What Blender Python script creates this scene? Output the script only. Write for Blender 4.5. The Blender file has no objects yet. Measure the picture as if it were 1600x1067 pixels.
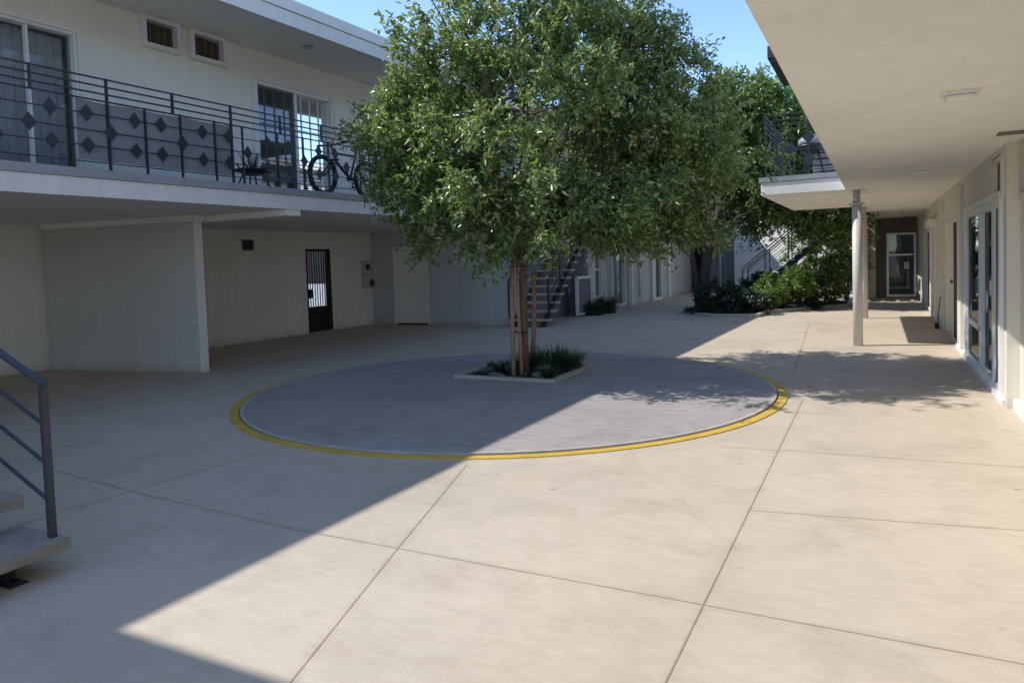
import bpy, bmesh, math, random
import numpy as np
from mathutils import Vector, Matrix

random.seed(7)
rng = np.random.default_rng(11)
scene = bpy.context.scene
COL = scene.collection
LA = 0.0252                      # the far-left block stands 1.4 degrees off the right-hand block


def W(x, y, z):
    return Vector((x, y, z))


def L(a, y, z):                  # frame of the left block
    return Vector((a + LA * y, y, z))


# ------------------------------------------------------------------ materials
def new_mat(name):
    m = bpy.data.materials.new(name)
    m.use_nodes = True
    nt = m.node_tree
    nt.nodes.clear()
    out = nt.nodes.new('ShaderNodeOutputMaterial')
    return m, nt, out


def N(nt, t, **kw):
    n = nt.nodes.new(t)
    for k, v in kw.items():
        if k in ('operation', 'blend_type', 'data_type', 'noise_dimensions', 'feature', 'distance', 'wave_type', 'bands_direction', 'sky_type', 'sun_disc', 'clamp', 'mode'):
            setattr(n, k, v)
        else:
            n.inputs[k].default_value = v
    return n


def coords(nt):
    return nt.nodes.new('ShaderNodeTexCoord').outputs['Object']


def noise(nt, vec, scale, detail=4, rough=0.55):
    n = N(nt, 'ShaderNodeTexNoise', Scale=scale, Detail=detail, Roughness=rough)
    nt.links.new(vec, n.inputs['Vector'])
    return n.outputs['Fac']


def ramp(nt, fac, stops):
    r = nt.nodes.new('ShaderNodeValToRGB')
    e = r.color_ramp.elements
    e[0].position, e[0].color = stops[0][0], (*stops[0][1], 1)
    e[1].position, e[1].color = stops[-1][0], (*stops[-1][1], 1)
    for p, c in stops[1:-1]:
        x = e.new(p)
        x.color = (*c, 1)
    nt.links.new(fac, r.inputs['Fac'])
    return r.outputs['Color']


def mul(nt, a, b, fac=1.0):
    m = nt.nodes.new('ShaderNodeMix')
    m.data_type = 'RGBA'
    m.blend_type = 'MULTIPLY'
    m.inputs['Factor'].default_value = fac
    for s, i in ((a, 6), (b, 7)):
        nt.links.new(s, m.inputs[i])
    return m.outputs[2]


def math_(nt, op, a, b=None):
    m = nt.nodes.new('ShaderNodeMath')
    m.operation = op
    for i, v in enumerate((a, b)):
        if v is None:
            continue
        if isinstance(v, (int, float)):
            m.inputs[i].default_value = v
        else:
            nt.links.new(v, m.inputs[i])
    return m.outputs[0]


def sc(c, f):
    return tuple(min(1, x * f) for x in c)


def plain(name, c, rough=0.6, var=0.12, scale=3.0, bump=0.0, bscale=60.0, metallic=0.0, spec=0.5, fine=0.0, coord='Object'):
    """A painted / plastered / metal surface: two scales of mottling and a bump."""
    m, nt, out = new_mat(name)
    v = coords(nt)
    f = noise(nt, v, scale, 5, 0.6)
    colr = ramp(nt, f, [(0.3, sc(c, 1 - var)), (0.5, c), (0.72, sc(c, 1 + var * 0.7))])
    if fine:
        f2 = noise(nt, v, scale * 30, 2, 0.7)
        colr = mul(nt, colr, ramp(nt, f2, [(0.3, (1 - fine,) * 3), (0.7, (1, 1, 1))]))
    b = N(nt, 'ShaderNodeBsdfPrincipled', Roughness=rough, Metallic=metallic)
    b.inputs['Specular IOR Level'].default_value = spec
    nt.links.new(colr, b.inputs['Base Color'])
    if bump:
        bp = N(nt, 'ShaderNodeBump', Strength=bump, Distance=0.01)
        nt.links.new(noise(nt, v, bscale, 3, 0.6), bp.inputs['Height'])
        nt.links.new(bp.outputs['Normal'], b.inputs['Normal'])
    nt.links.new(b.outputs[0], out.inputs[0])
    return m


def stucco(name, c, var=0.06, streak=0.035):
    """Painted stucco: broad patches, faint vertical run marks, dirt splashed up from the floor, fine grain."""
    m, nt, out = new_mat(name)
    v = coords(nt)
    big = ramp(nt, noise(nt, v, 0.55, 4, 0.6), [(0.32, sc(c, 1 - var)), (0.68, sc(c, 1 + var * 0.5))])
    mp = N(nt, 'ShaderNodeMapping')
    mp.inputs['Scale'].default_value = (5.0, 5.0, 0.35)
    nt.links.new(v, mp.inputs['Vector'])
    st = ramp(nt, noise(nt, mp.outputs[0], 1.4, 4, 0.65), [(0.42, (1 - streak,) * 3), (0.62, (1, 1, 1))])
    colr = mul(nt, big, st)
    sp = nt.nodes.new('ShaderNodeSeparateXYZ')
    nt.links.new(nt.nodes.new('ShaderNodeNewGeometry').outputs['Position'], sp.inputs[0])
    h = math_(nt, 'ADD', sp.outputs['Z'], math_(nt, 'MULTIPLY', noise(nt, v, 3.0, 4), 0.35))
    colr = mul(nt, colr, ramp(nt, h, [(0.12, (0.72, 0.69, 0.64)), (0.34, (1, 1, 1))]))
    b = N(nt, 'ShaderNodeBsdfPrincipled', Roughness=0.85)
    b.inputs['Specular IOR Level'].default_value = 0.25
    nt.links.new(colr, b.inputs['Base Color'])
    bp = N(nt, 'ShaderNodeBump', Strength=0.35, Distance=0.012)
    nt.links.new(math_(nt, 'ADD', noise(nt, v, 90, 3, 0.7), math_(nt, 'MULTIPLY', noise(nt, v, 7, 3), 1.2)), bp.inputs['Height'])
    nt.links.new(bp.outputs['Normal'], b.inputs['Normal'])
    nt.links.new(b.outputs[0], out.inputs[0])
    return m


def concrete_ground(name, base, joints):
    """Broom finished slab with saw-cut joints given as plan segments, stains and dust."""
    m, nt, out = new_mat(name)
    geo = nt.nodes.new('ShaderNodeNewGeometry').outputs['Position']
    v = geo
    colr = ramp(nt, noise(nt, v, 0.35, 5, 0.6), [(0.3, sc(base, 0.86)), (0.5, base), (0.7, sc(base, 1.07))])
    colr = mul(nt, colr, ramp(nt, noise(nt, v, 1.9, 6, 0.68), [(0.28, (0.84, 0.83, 0.81)), (0.52, (1, 1, 1)), (0.75, (1.0, 0.985, 0.96))]))
    mp = N(nt, 'ShaderNodeMapping')
    mp.inputs['Scale'].default_value = (2.2, 7.0, 1)
    mp.inputs['Rotation'].default_value = (0, 0, 0.35)
    nt.links.new(v, mp.inputs['Vector'])
    colr = mul(nt, colr, ramp(nt, noise(nt, mp.outputs[0], 2.6, 5, 0.7), [(0.3, (0.9, 0.89, 0.875)), (0.6, (1, 1, 1))]))
    colr = mul(nt, colr, ramp(nt, noise(nt, v, 150, 2, 0.8), [(0.25, (0.86, 0.855, 0.84)), (0.55, (1, 1, 1))]))
    # scattered round drips and darker spots
    vo = N(nt, 'ShaderNodeTexVoronoi', Scale=1.7)
    nt.links.new(v, vo.inputs['Vector'])
    colr = mul(nt, colr, ramp(nt, vo.outputs['Distance'], [(0.015, (0.72, 0.71, 0.69)), (0.05, (1, 1, 1))]))
    # old dark blotches and a few hairline cracks
    colr = mul(nt, colr, ramp(nt, noise(nt, v, 0.9, 7, 0.75), [(0.60, (1, 1, 1)), (0.68, (0.93, 0.92, 0.90)), (0.74, (0.86, 0.85, 0.83))]))
    vc = N(nt, 'ShaderNodeTexVoronoi', Scale=0.23)
    vc.feature = 'DISTANCE_TO_EDGE'
    wv = N(nt, 'ShaderNodeTexNoise', Scale=1.3, Detail=6, Roughness=0.7)
    nt.links.new(v, wv.inputs['Vector'])
    ad = nt.nodes.new('ShaderNodeVectorMath')
    ad.operation = 'MULTIPLY_ADD'
    nt.links.new(wv.outputs['Color'], ad.inputs[0])
    ad.inputs[1].default_value = (0.9, 0.9, 0)
    nt.links.new(v, ad.inputs[2])
    nt.links.new(ad.outputs[0], vc.inputs['Vector'])
    crack = ramp(nt, math_(nt, 'ADD', vc.outputs['Distance'], math_(nt, 'MULTIPLY', math_(nt, 'GREATER_THAN', noise(nt, v, 0.25, 2), 0.47), 1.0)), [(0.0003, (0.88, 0.87, 0.85)), (0.0010, (1, 1, 1))])
    colr = mul(nt, colr, crack)
    # joints
    sx = nt.nodes.new('ShaderNodeSeparateXYZ')
    nt.links.new(v, sx.inputs[0])
    X, Y = sx.outputs['X'], sx.outputs['Y']
    wob = math_(nt, 'MULTIPLY', math_(nt, 'SUBTRACT', noise(nt, v, 6, 4), 0.5), 0.03)
    dmin = None
    for (x0, y0, x1, y1) in joints:
        dx, dy = x1 - x0, y1 - y0
        l2 = dx * dx + dy * dy
        px = math_(nt, 'SUBTRACT', X, x0)
        py = math_(nt, 'SUBTRACT', Y, y0)
        t = math_(nt, 'MULTIPLY', math_(nt, 'ADD', math_(nt, 'MULTIPLY', px, dx), math_(nt, 'MULTIPLY', py, dy)), 1 / l2)
        t.node.use_clamp = True
        ex = math_(nt, 'SUBTRACT', px, math_(nt, 'MULTIPLY', t, dx))
        ey = math_(nt, 'SUBTRACT', py, math_(nt, 'MULTIPLY', t, dy))
        d = math_(nt, 'SQRT', math_(nt, 'ADD', math_(nt, 'MULTIPLY', ex, ex), math_(nt, 'MULTIPLY', ey, ey)))
        dmin = d if dmin is None else math_(nt, 'MINIMUM', dmin, d)
    d2 = math_(nt, 'ABSOLUTE', math_(nt, 'ADD', dmin, math_(nt, 'MULTIPLY', wob, 0.12)))
    groove = ramp(nt, d2, [(0.0022, (0.48, 0.44, 0.385)), (0.0062, (1, 1, 1))])
    halo = ramp(nt, math_(nt, 'ADD', dmin, wob), [(0.0, (0.94, 0.935, 0.925)), (0.05, (1, 1, 1))])
    colr = mul(nt, mul(nt, colr, halo), groove)
    b = N(nt, 'ShaderNodeBsdfPrincipled', Roughness=0.78)
    b.inputs['Specular IOR Level'].default_value = 0.3
    nt.links.new(colr, b.inputs['Base Color'])
    bp = N(nt, 'ShaderNodeBump', Strength=0.25, Distance=0.006)
    hgt = math_(nt, 'ADD', noise(nt, v, 140, 2, 0.7), math_(nt, 'MULTIPLY', math_(nt, 'MINIMUM', dmin, 0.01), 120))
    nt.links.new(hgt, bp.inputs['Height'])
    nt.links.new(bp.outputs['Normal'], b.inputs['Normal'])
    nt.links.new(b.outputs[0], out.inputs[0])
    return m


def pad_mat():
    """Blue-grey painted slab with dry-brushed worn streaks."""
    m, nt, out = new_mat('grey_painted_slab')
    v = nt.nodes.new('ShaderNodeNewGeometry').outputs['Position']
    c = (0.37, 0.332, 0.306)
    colr = ramp(nt, noise(nt, v, 0.8, 5, 0.65), [(0.3, sc(c, 0.82)), (0.5, c), (0.72, sc(c, 1.12))])
    mp = N(nt, 'ShaderNodeMapping')
    mp.inputs['Rotation'].default_value = (0, 0, -0.42)
    mp.inputs['Scale'].default_value = (1.6, 9.0, 1)
    nt.links.new(v, mp.inputs['Vector'])
    colr = mul(nt, colr, ramp(nt, noise(nt, mp.outputs[0], 2.2, 6, 0.75), [(0.34, (0.72, 0.72, 0.74)), (0.52, (1, 1, 1)), (0.7, (1, 1, 1))]))
    wear = ramp(nt, noise(nt, mp.outputs[0], 3.5, 6, 0.8), [(0.56, (0, 0, 0)), (0.72, (1, 1, 1))])
    mx = nt.nodes.new('ShaderNodeMix')
    mx.data_type = 'RGBA'
    nt.links.new(math_(nt, 'MULTIPLY', wear, 0.65), mx.inputs['Factor'])
    nt.links.new(colr, mx.inputs[6])
    mx.inputs[7].default_value = (0.50, 0.47, 0.44, 1)
    colr = mx.outputs[2]
    colr = mul(nt, colr, ramp(nt, noise(nt, v, 110, 2, 0.8), [(0.25, (0.80, 0.80, 0.80)), (0.55, (1, 1, 1))]))
    b = N(nt, 'ShaderNodeBsdfPrincipled', Roughness=0.7)
    b.inputs['Specular IOR Level'].default_value = 0.35
    nt.links.new(colr, b.inputs['Base Color'])
    bp = N(nt, 'ShaderNodeBump', Strength=0.3, Distance=0.006)
    nt.links.new(noise(nt, mp.outputs[0], 16, 4, 0.7), bp.inputs['Height'])
    nt.links.new(bp.outputs['Normal'], b.inputs['Normal'])
    nt.links.new(b.outputs[0], out.inputs[0])
    return m


def leaf_mat(name, dark, mid, light, rough=0.38, trans=0.28):
    m, nt, out = new_mat(name)
    g = nt.nodes.new('ShaderNodeNewGeometry')
    colr = ramp(nt, g.outputs['Random Per Island'], [(0.0, dark), (0.55, mid), (1.0, light)])
    v = g.outputs['Position']
    colr = mul(nt, colr, ramp(nt, noise(nt, v, 1.6, 3), [(0.3, (0.78, 0.82, 0.72)), (0.7, (1.0, 1.0, 0.95))]))
    b = N(nt, 'ShaderNodeBsdfPrincipled', Roughness=rough)
    b.inputs['Specular IOR Level'].default_value = 0.8
    nt.links.new(colr, b.inputs['Base Color'])
    t = nt.nodes.new('ShaderNodeBsdfTranslucent')
    hs = N(nt, 'ShaderNodeHueSaturation', Saturation=1.15, Value=1.35)
    nt.links.new(colr, hs.inputs['Color'])
    nt.links.new(hs.outputs[0], t.inputs['Color'])
    mx = N(nt, 'ShaderNodeMixShader', Fac=trans)
    nt.links.new(b.outputs[0], mx.inputs[1])
    nt.links.new(t.outputs[0], mx.inputs[2])
    nt.links.new(mx.outputs[0], out.inputs[0])
    return m


def bark_mat(name, c):
    m, nt, out = new_mat(name)
    v = coords(nt)
    mp = N(nt, 'ShaderNodeMapping')
    mp.inputs['Scale'].default_value = (14, 14, 2.2)
    nt.links.new(v, mp.inputs['Vector'])
    f = noise(nt, mp.outputs[0], 3, 6, 0.7)
    colr = ramp(nt, f, [(0.3, sc(c, 0.45)), (0.55, c), (0.75, sc(c, 1.4))])
    b = N(nt, 'ShaderNodeBsdfPrincipled', Roughness=0.9)
    nt.links.new(colr, b.inputs['Base Color'])
    bp = N(nt, 'ShaderNodeBump', Strength=0.6, Distance=0.02)
    nt.links.new(f, bp.inputs['Height'])
    nt.links.new(bp.outputs['Normal'], b.inputs['Normal'])
    nt.links.new(b.outputs[0], out.inputs[0])
    return m


def glass_mat(name, tint, refl, k=1.0):
    """Thin window pane: tinted see-through with a Fresnel mirror coat."""
    m, nt, out = new_mat(name)
    tr = nt.nodes.new('ShaderNodeBsdfTransparent')
    tr.inputs['Color'].default_value = (*tint, 1)
    gl = N(nt, 'ShaderNodeBsdfGlossy', Roughness=0.015)
    fr = N(nt, 'ShaderNodeFresnel', IOR=1.5)
    f = math_(nt, 'ADD', math_(nt, 'MULTIPLY', fr.outputs[0], k), refl)
    f.node.use_clamp = True
    v = coords(nt)
    bp = N(nt, 'ShaderNodeBump', Strength=0.03, Distance=0.02)
    nt.links.new(noise(nt, v, 2.2, 2), bp.inputs['Height'])
    nt.links.new(bp.outputs['Normal'], gl.inputs['Normal'])
    mx = nt.nodes.new('ShaderNodeMixShader')
    nt.links.new(f, mx.inputs[0])
    nt.links.new(tr.outputs[0], mx.inputs[1])
    nt.links.new(gl.outputs[0], mx.inputs[2])
    nt.links.new(mx.outputs[0], out.inputs[0])
    return m


def screen_mat(name, c, opacity):
    m, nt, out = new_mat(name)
    tr = nt.nodes.new('ShaderNodeBsdfTransparent')
    d = N(nt, 'ShaderNodeBsdfDiffuse')
    v = coords(nt)
    colr = ramp(nt, noise(nt, v, 2.5, 4), [(0.3, sc(c, 0.85)), (0.7, sc(c, 1.1))])
    nt.links.new(colr, d.inputs['Color'])
    mx = N(nt, 'ShaderNodeMixShader', Fac=opacity)
    nt.links.new(tr.outputs[0], mx.inputs[1])
    nt.links.new(d.outputs[0], mx.inputs[2])
    nt.links.new(mx.outputs[0], out.inputs[0])
    return m


JOINTS = [(-0.70, -4, -0.71, 8.1), (-0.98, 9.9, -1.32, 16.6), (-6.2, 3.42, -4.84, 3.27), (-4.84, 3.27, -3.2, 3.16), (-3.2, 3.16, 1.2, 3.17),
          (-1.15, 5.88, -0.71, 5.94), (-0.71, 5.94, 1.2, 6.05), (-0.71, 4.47, 1.2, 4.76), (-1.4, 0.2, -2.0, 1.95), (-2.0, 1.95, -2.38, 3.15), (-2.38, 3.15, -2.86, 4.72),
          (-4.95, 1.6, -4.84, 3.28), (-4.84, 3.28, -4.70, 4.66)]
M = dict(
    ground=concrete_ground('beige_concrete', (0.54, 0.463, 0.362), JOINTS),
    pad=pad_mat(),
    yellow=plain('yellow_line_paint', (0.66, 0.43, 0.06), 0.6, 0.22, 5, 0.2, 90, fine=0.25),
    rim=plain('slab_edge_concrete', (0.44, 0.405, 0.355), 0.8, 0.2, 6, 0.3, 90),
    joint=plain('dark_joint_sealant', (0.14, 0.115, 0.09), 0.9, 0.2, 5),
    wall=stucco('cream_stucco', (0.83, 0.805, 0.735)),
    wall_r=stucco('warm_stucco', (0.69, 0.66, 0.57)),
    soffit=stucco('soffit_plaster', (0.85, 0.83, 0.75), 0.08, 0.05),
    slabface=stucco('slab_face_paint', (0.78, 0.75, 0.71), 0.05, 0.06),
    cap=plain('grey_deck_coating', (0.30, 0.305, 0.32), 0.6, 0.12, 2.5, 0.2, 60),
    brown=stucco('brown_stucco', (0.20, 0.18, 0.168)),
    white=plain('white_frame_paint', (0.74, 0.74, 0.72), 0.4, 0.07, 4),
    cream_door=plain('cream_door_paint', (0.80, 0.78, 0.71), 0.5, 0.06, 2),
    alu=plain('aluminium_frame', (0.55, 0.56, 0.57), 0.35, 0.1, 4, metallic=0.6),
    iron=plain('dark_painted_iron', (0.017, 0.020, 0.028), 0.42, 0.25, 9, 0.1, 120),
    iron2=plain('slate_painted_iron', (0.034, 0.038, 0.050), 0.45, 0.22, 9, 0.1, 120),
    black=plain('black_rubber', (0.014, 0.014, 0.016), 0.6, 0.25, 9),
    darkhole=plain('dark_interior', (0.012, 0.012, 0.013), 0.8, 0.2, 3),
    glass=glass_mat('window_glass', (0.85, 0.86, 0.88), 0.0, 0.7),
    glass_sky=glass_mat('reflective_glass', (0.6, 0.68, 0.7), 0.30),
    glass_dark=glass_mat('dark_door_glass', (0.32, 0.37, 0.36), 0.0, 0.45),
    curtain=plain('grey_curtain', (0.60, 0.60, 0.60), 0.9, 0.1, 4),
    blind=plain('pale_blind', (0.22, 0.26, 0.31), 0.8, 0.08, 3),
    darkblind=plain('dark_blind', (0.035, 0.033, 0.032), 0.8, 0.3, 5),
    bluecurtain=plain('slate_blue_curtain', (0.13, 0.18, 0.185), 0.9, 0.15, 4),
    screen=screen_mat('mauve_shade_cloth', (0.20, 0.195, 0.215), 0.9),
    insect=screen_mat('insect_screen', (0.05, 0.06, 0.065), 0.38),
    grille=plain('brown_grille', (0.16, 0.14, 0.11), 0.6, 0.3, 8),
    terrazzo=plain('pebble_aggregate_tread', (0.40, 0.365, 0.30), 0.85, 0.18, 10, 0.9, 130, fine=0.45),
    soil=plain('dark_soil', (0.028, 0.021, 0.015), 0.95, 0.4, 9, 1.0, 40),
    stone=plain('grey_green_stone', (0.13, 0.13, 0.105), 0.85, 0.3, 9, 0.8, 30),
    bark=bark_mat('brown_bark', (0.19, 0.125, 0.085)),
    bark2=bark_mat('grey_bark', (0.065, 0.052, 0.042)),
    stake=bark_mat('peeled_wood_stake', (0.39, 0.26, 0.175)),
    strap=plain('black_tree_strap', (0.02, 0.02, 0.02), 0.7, 0.2, 9),
    leaf=leaf_mat('glossy_olive_leaf', (0.095, 0.145, 0.044), (0.215, 0.285, 0.088), (0.44, 0.49, 0.25), 0.30, 0.42),
    leaf2=leaf_mat('broad_green_leaf', (0.085, 0.135, 0.035), (0.180, 0.255, 0.070), (0.33, 0.40, 0.15), 0.34, 0.44),
    leaf3=leaf_mat('bright_shrub_leaf', (0.09, 0.16, 0.03), (0.17, 0.28, 0.055), (0.26, 0.36, 0.09), 0.45, 0.36),
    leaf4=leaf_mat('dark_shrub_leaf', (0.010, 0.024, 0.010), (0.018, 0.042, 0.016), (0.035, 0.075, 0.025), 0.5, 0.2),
    grass=leaf_mat('blue_green_grass_blade', (0.020, 0.042, 0.020), (0.035, 0.068, 0.032), (0.06, 0.105, 0.045), 0.5, 0.25),
    succulent=leaf_mat('grey_green_succulent', (0.03, 0.05, 0.03), (0.06, 0.085, 0.05), (0.10, 0.12, 0.07), 0.5, 0.15),
    dryleaf=leaf_mat('dry_fallen_leaf', (0.10, 0.07, 0.03), (0.17, 0.12, 0.05), (0.16, 0.17, 0.06), 0.6, 0.1),
    asphalt=plain('driveway_asphalt', (0.05, 0.05, 0.05), 0.9, 0.2, 2, 0.6, 80),
    galv=plain('painted_steel_column', (0.60, 0.575, 0.53), 0.5, 0.08, 5, 0.1, 50),
    paper=plain('white_paper', (0.75, 0.75, 0.73), 0.7, 0.03, 5),
    lens=plain('opal_diffuser', (0.78, 0.77, 0.72), 0.35, 0.04, 6),
    panel=plain('grey_metal_cabinet', (0.47, 0.46, 0.44), 0.45, 0.06, 4),
    rust=plain('red_brown_box', (0.12, 0.06, 0.05), 0.7, 0.2, 8),
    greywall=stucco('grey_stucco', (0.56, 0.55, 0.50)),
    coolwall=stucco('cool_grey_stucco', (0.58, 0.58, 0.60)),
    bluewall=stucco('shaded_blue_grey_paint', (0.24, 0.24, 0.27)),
    pale=stucco('white_stucco', (0.74, 0.73, 0.70)),
    roofing=plain('dark_roof_edge', (0.035, 0.03, 0.03), 0.7, 0.25, 5),
    tanboard=plain('dark_fence_board', (0.028, 0.026, 0.024), 0.85, 0.25, 4),
)


# ------------------------------------------------------------------ mesh helpers
def nb():
    return bmesh.new()


def box(bm, x0, x1, y0, y1, z0, z1, F=W):
    vs = [bm.verts.new(F(x, y, z)) for z in (z0, z1) for y in (y0, y1) for x in (x0, x1)]
    for f in ((0, 2, 3, 1), (4, 5, 7, 6), (0, 1, 5, 4), (2, 6, 7, 3), (0, 4, 6, 2), (1, 3, 7, 5)):
        bm.faces.new([vs[i] for i in f])


def bar(bm, a, b, w, h, up=(0, 0, 1)):
    """Rectangular bar from a to b."""
    a, b = Vector(a), Vector(b)
    d = (b - a).normalized()
    u = Vector(up)
    s = d.cross(u)
    if s.length < 1e-4:
        s = d.cross(Vector((1, 0, 0)))
    s.normalize()
    u = s.cross(d)
    vs = []
    for p in (a, b):
        for i, j in ((-1, -1), (1, -1), (1, 1), (-1, 1)):
            vs.append(bm.verts.new(p + s * (w / 2 * i) + u * (h / 2 * j)))
    for f in ((0, 1, 2, 3), (7, 6, 5, 4), (0, 4, 5, 1), (1, 5, 6, 2), (2, 6, 7, 3), (3, 7, 4, 0)):
        bm.faces.new([vs[i] for i in f])


def tube(bm, pts, radii, seg=8, caps=True):
    pts = [Vector(p) for p in pts]
    if isinstance(radii, (int, float)):
        radii = [radii] * len(pts)
    rings = []
    ref = None
    for i, p in enumerate(pts):
        d = (pts[min(i + 1, len(pts) - 1)] - pts[max(i - 1, 0)]).normalized()
        if ref is None:
            ref = Vector((1, 0, 0)) if abs(d.x) < 0.8 else Vector((0, 1, 0))
        s = (ref - d * ref.dot(d)).normalized()
        ref = s
        t = d.cross(s)
        rings.append([bm.verts.new(p + (s * math.cos(k * 2 * math.pi / seg) + t * math.sin(k * 2 * math.pi / seg)) * radii[i]) for k in range(seg)])
    for a, b in zip(rings, rings[1:]):
        for k in range(seg):
            f = bm.faces.new((a[k], a[(k + 1) % seg], b[(k + 1) % seg], b[k]))
            f.smooth = True
    if caps:
        bm.faces.new(rings[0][::-1])
        bm.faces.new(rings[-1])


def lathe(bm, c, prof, seg=16):
    c = Vector(c)
    rings = []
    for r, z in prof:
        rings.append([bm.verts.new(c + Vector((r * math.cos(k * 2 * math.pi / seg), r * math.sin(k * 2 * math.pi / seg), z))) for k in range(seg)])
    for a, b in zip(rings, rings[1:]):
        for k in range(seg):
            bm.faces.new((a[k], a[(k + 1) % seg], b[(k + 1) % seg], b[k])).smooth = True
    bm.faces.new(rings[0][::-1])
    bm.faces.new(rings[-1])


def torus(bm, c, ax_u, ax_v, R, r, n=40, m=8):
    c, u, v = Vector(c), Vector(ax_u), Vector(ax_v)
    w = u.cross(v)
    rings = []
    for i in range(n):
        a = i * 2 * math.pi / n
        d = u * math.cos(a) + v * math.sin(a)
        rings.append([bm.verts.new(c + d * (R + r * math.cos(b * 2 * math.pi / m)) + w * (r * math.sin(b * 2 * math.pi / m))) for b in range(m)])
    for i in range(n):
        a, b = rings[i], rings[(i + 1) % n]
        for k in range(m):
            bm.faces.new((a[k], b[k], b[(k + 1) % m], a[(k + 1) % m])).smooth = True


def wall(bm, p0, u, n, length, height, holes=(), th=0.2):
    """A plastered wall with real openings. p0: lower corner of the front face, u along it, n its outward normal."""
    p0, u, n = Vector(p0), Vector(u).normalized(), Vector(n).normalized()
    us = sorted({0.0, length, *[h[0] for h in holes], *[h[1] for h in holes]})
    zs = sorted({0.0, height, *[h[2] for h in holes], *[h[3] for h in holes]})

    def solid(a, b, c, d):
        m, k = (a + b) / 2, (c + d) / 2
        return not any(h[0] < m < h[1] and h[2] < k < h[3] for h in holes)

    def P(a, z, back):
        return p0 + u * a + Vector((0, 0, z)) - n * (th if back else 0)

    def q(*ps):
        bm.faces.new([bm.verts.new(p) for p in ps])
    for i in range(len(us) - 1):
        for j in range(len(zs) - 1):
            a, b, c, d = us[i], us[i + 1], zs[j], zs[j + 1]
            if not solid(a, b, c, d):
                continue
            q(P(a, c, 0), P(b, c, 0), P(b, d, 0), P(a, d, 0))
            q(P(b, c, 1), P(a, c, 1), P(a, d, 1), P(b, d, 1))
            if i == 0 or not solid(us[i - 1], a, c, d):
                q(P(a, c, 1), P(a, c, 0), P(a, d, 0), P(a, d, 1))
            if i == len(us) - 2 or not solid(b, us[i + 2], c, d):
                q(P(b, c, 0), P(b, c, 1), P(b, d, 1), P(b, d, 0))
            if j == 0 or not solid(a, b, zs[j - 1], c):
                q(P(a, c, 1), P(b, c, 1), P(b, c, 0), P(a, c, 0))
            if j == len(zs) - 2 or not solid(a, b, d, zs[j + 2]):
                q(P(a, d, 0), P(b, d, 0), P(b, d, 1), P(a, d, 1))
    bmesh.ops.remove_doubles(bm, verts=bm.verts, dist=1e-5)
    bmesh.ops.recalc_face_normals(bm, faces=bm.faces)


def obj(name, bm, mat, parent=None, bevel=0.0):
    """Link a bmesh (built in world coordinates) as one object; children keep the root's origin."""
    me = bpy.data.meshes.new(name)
    if bevel:
        bmesh.ops.recalc_face_normals(bm, faces=bm.faces)
    bm.to_mesh(me)
    bm.free()
    me.materials.append(mat)
    o = bpy.data.objects.new(name, me)
    COL.objects.link(o)
    if parent is not None:
        root = parent
        while root.parent:
            root = root.parent
        me.transform(Matrix.Translation(-root.location))
        o.parent = parent
    if bevel:
        md = o.modifiers.new('bevel', 'BEVEL')
        md.width = bevel
        md.segments = 2
        md.limit_method = 'ANGLE'
    return o


def rebase(o):
    """Move a top-level mesh's origin to its base."""
    co = np.array([v.co for v in o.data.vertices])
    c = Vector(((co[:, 0].min() + co[:, 0].max()) / 2, (co[:, 1].min() + co[:, 1].max()) / 2, co[:, 2].min()))
    o.data.transform(Matrix.Translation(-c))
    o.location = c
    return o


def tag(o, label=None, cat=None, group=None, kind=None):
    for k, v in (('label', label), ('category', cat), ('group', group), ('kind', kind)):
        if v:
            o[k] = v
    return o


def thing(name, loc, label, cat, group=None):
    o = bpy.data.objects.new(name, None)
    o.empty_display_size = 0.2
    COL.objects.link(o)
    o.location = Vector(loc)
    return tag(o, label, cat, group)


def dup(root, loc, label, rz=0.0):
    def cp(o, par):
        c = o.copy()
        COL.objects.link(c)
        c.parent = par
        for ch in [x for x in bpy.data.objects if x.parent == o and x != c]:
            cp(ch, c)
        return c
    kids = [x for x in bpy.data.objects if x.parent == root]
    r = root.copy()
    COL.objects.link(r)
    for k in kids:
        cp(k, r)
    r.location = Vector(loc)
    r.rotation_euler = (0, 0, rz)
    r['label'] = label
    return r


def struct(name, bm, mat):
    return tag(obj(name, bm, mat), kind='structure')


# ------------------------------------------------------------------ camera
F_PX, PITCH, ROLL, CY, YAW = 1116.32, 0.0481, -0.0344, 462.0, 0.4733
cp_, sp_ = math.cos(PITCH), math.sin(PITCH)
fwd, up, rt = Vector((0, cp_, -sp_)), Vector((0, sp_, cp_)), Vector((1, 0, 0))
c_, s_ = math.cos(ROLL), math.sin(ROLL)
rt, up = c_ * rt + s_ * up, -s_ * rt + c_ * up
Rz = Matrix.Rotation(YAW, 3, 'Z')
fwd, up, rt = Rz @ fwd, Rz @ up, Rz @ rt
cam = bpy.data.cameras.new('camera')
cam.sensor_width = 36
cam.lens = F_PX / 1600 * 36
cam.shift_y = -(533.5 - CY) / 1600
cam.clip_start = 0.05
cam.clip_end = 2000
co = bpy.data.objects.new('camera', cam)
COL.objects.link(co)
mw = Matrix.Identity(4)
for i in range(3):
    mw[i][0], mw[i][1], mw[i][2] = rt[i], up[i], -fwd[i]
mw.translation = Vector((0, 0, 1.57))
co.matrix_world = mw
scene.camera = co

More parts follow.
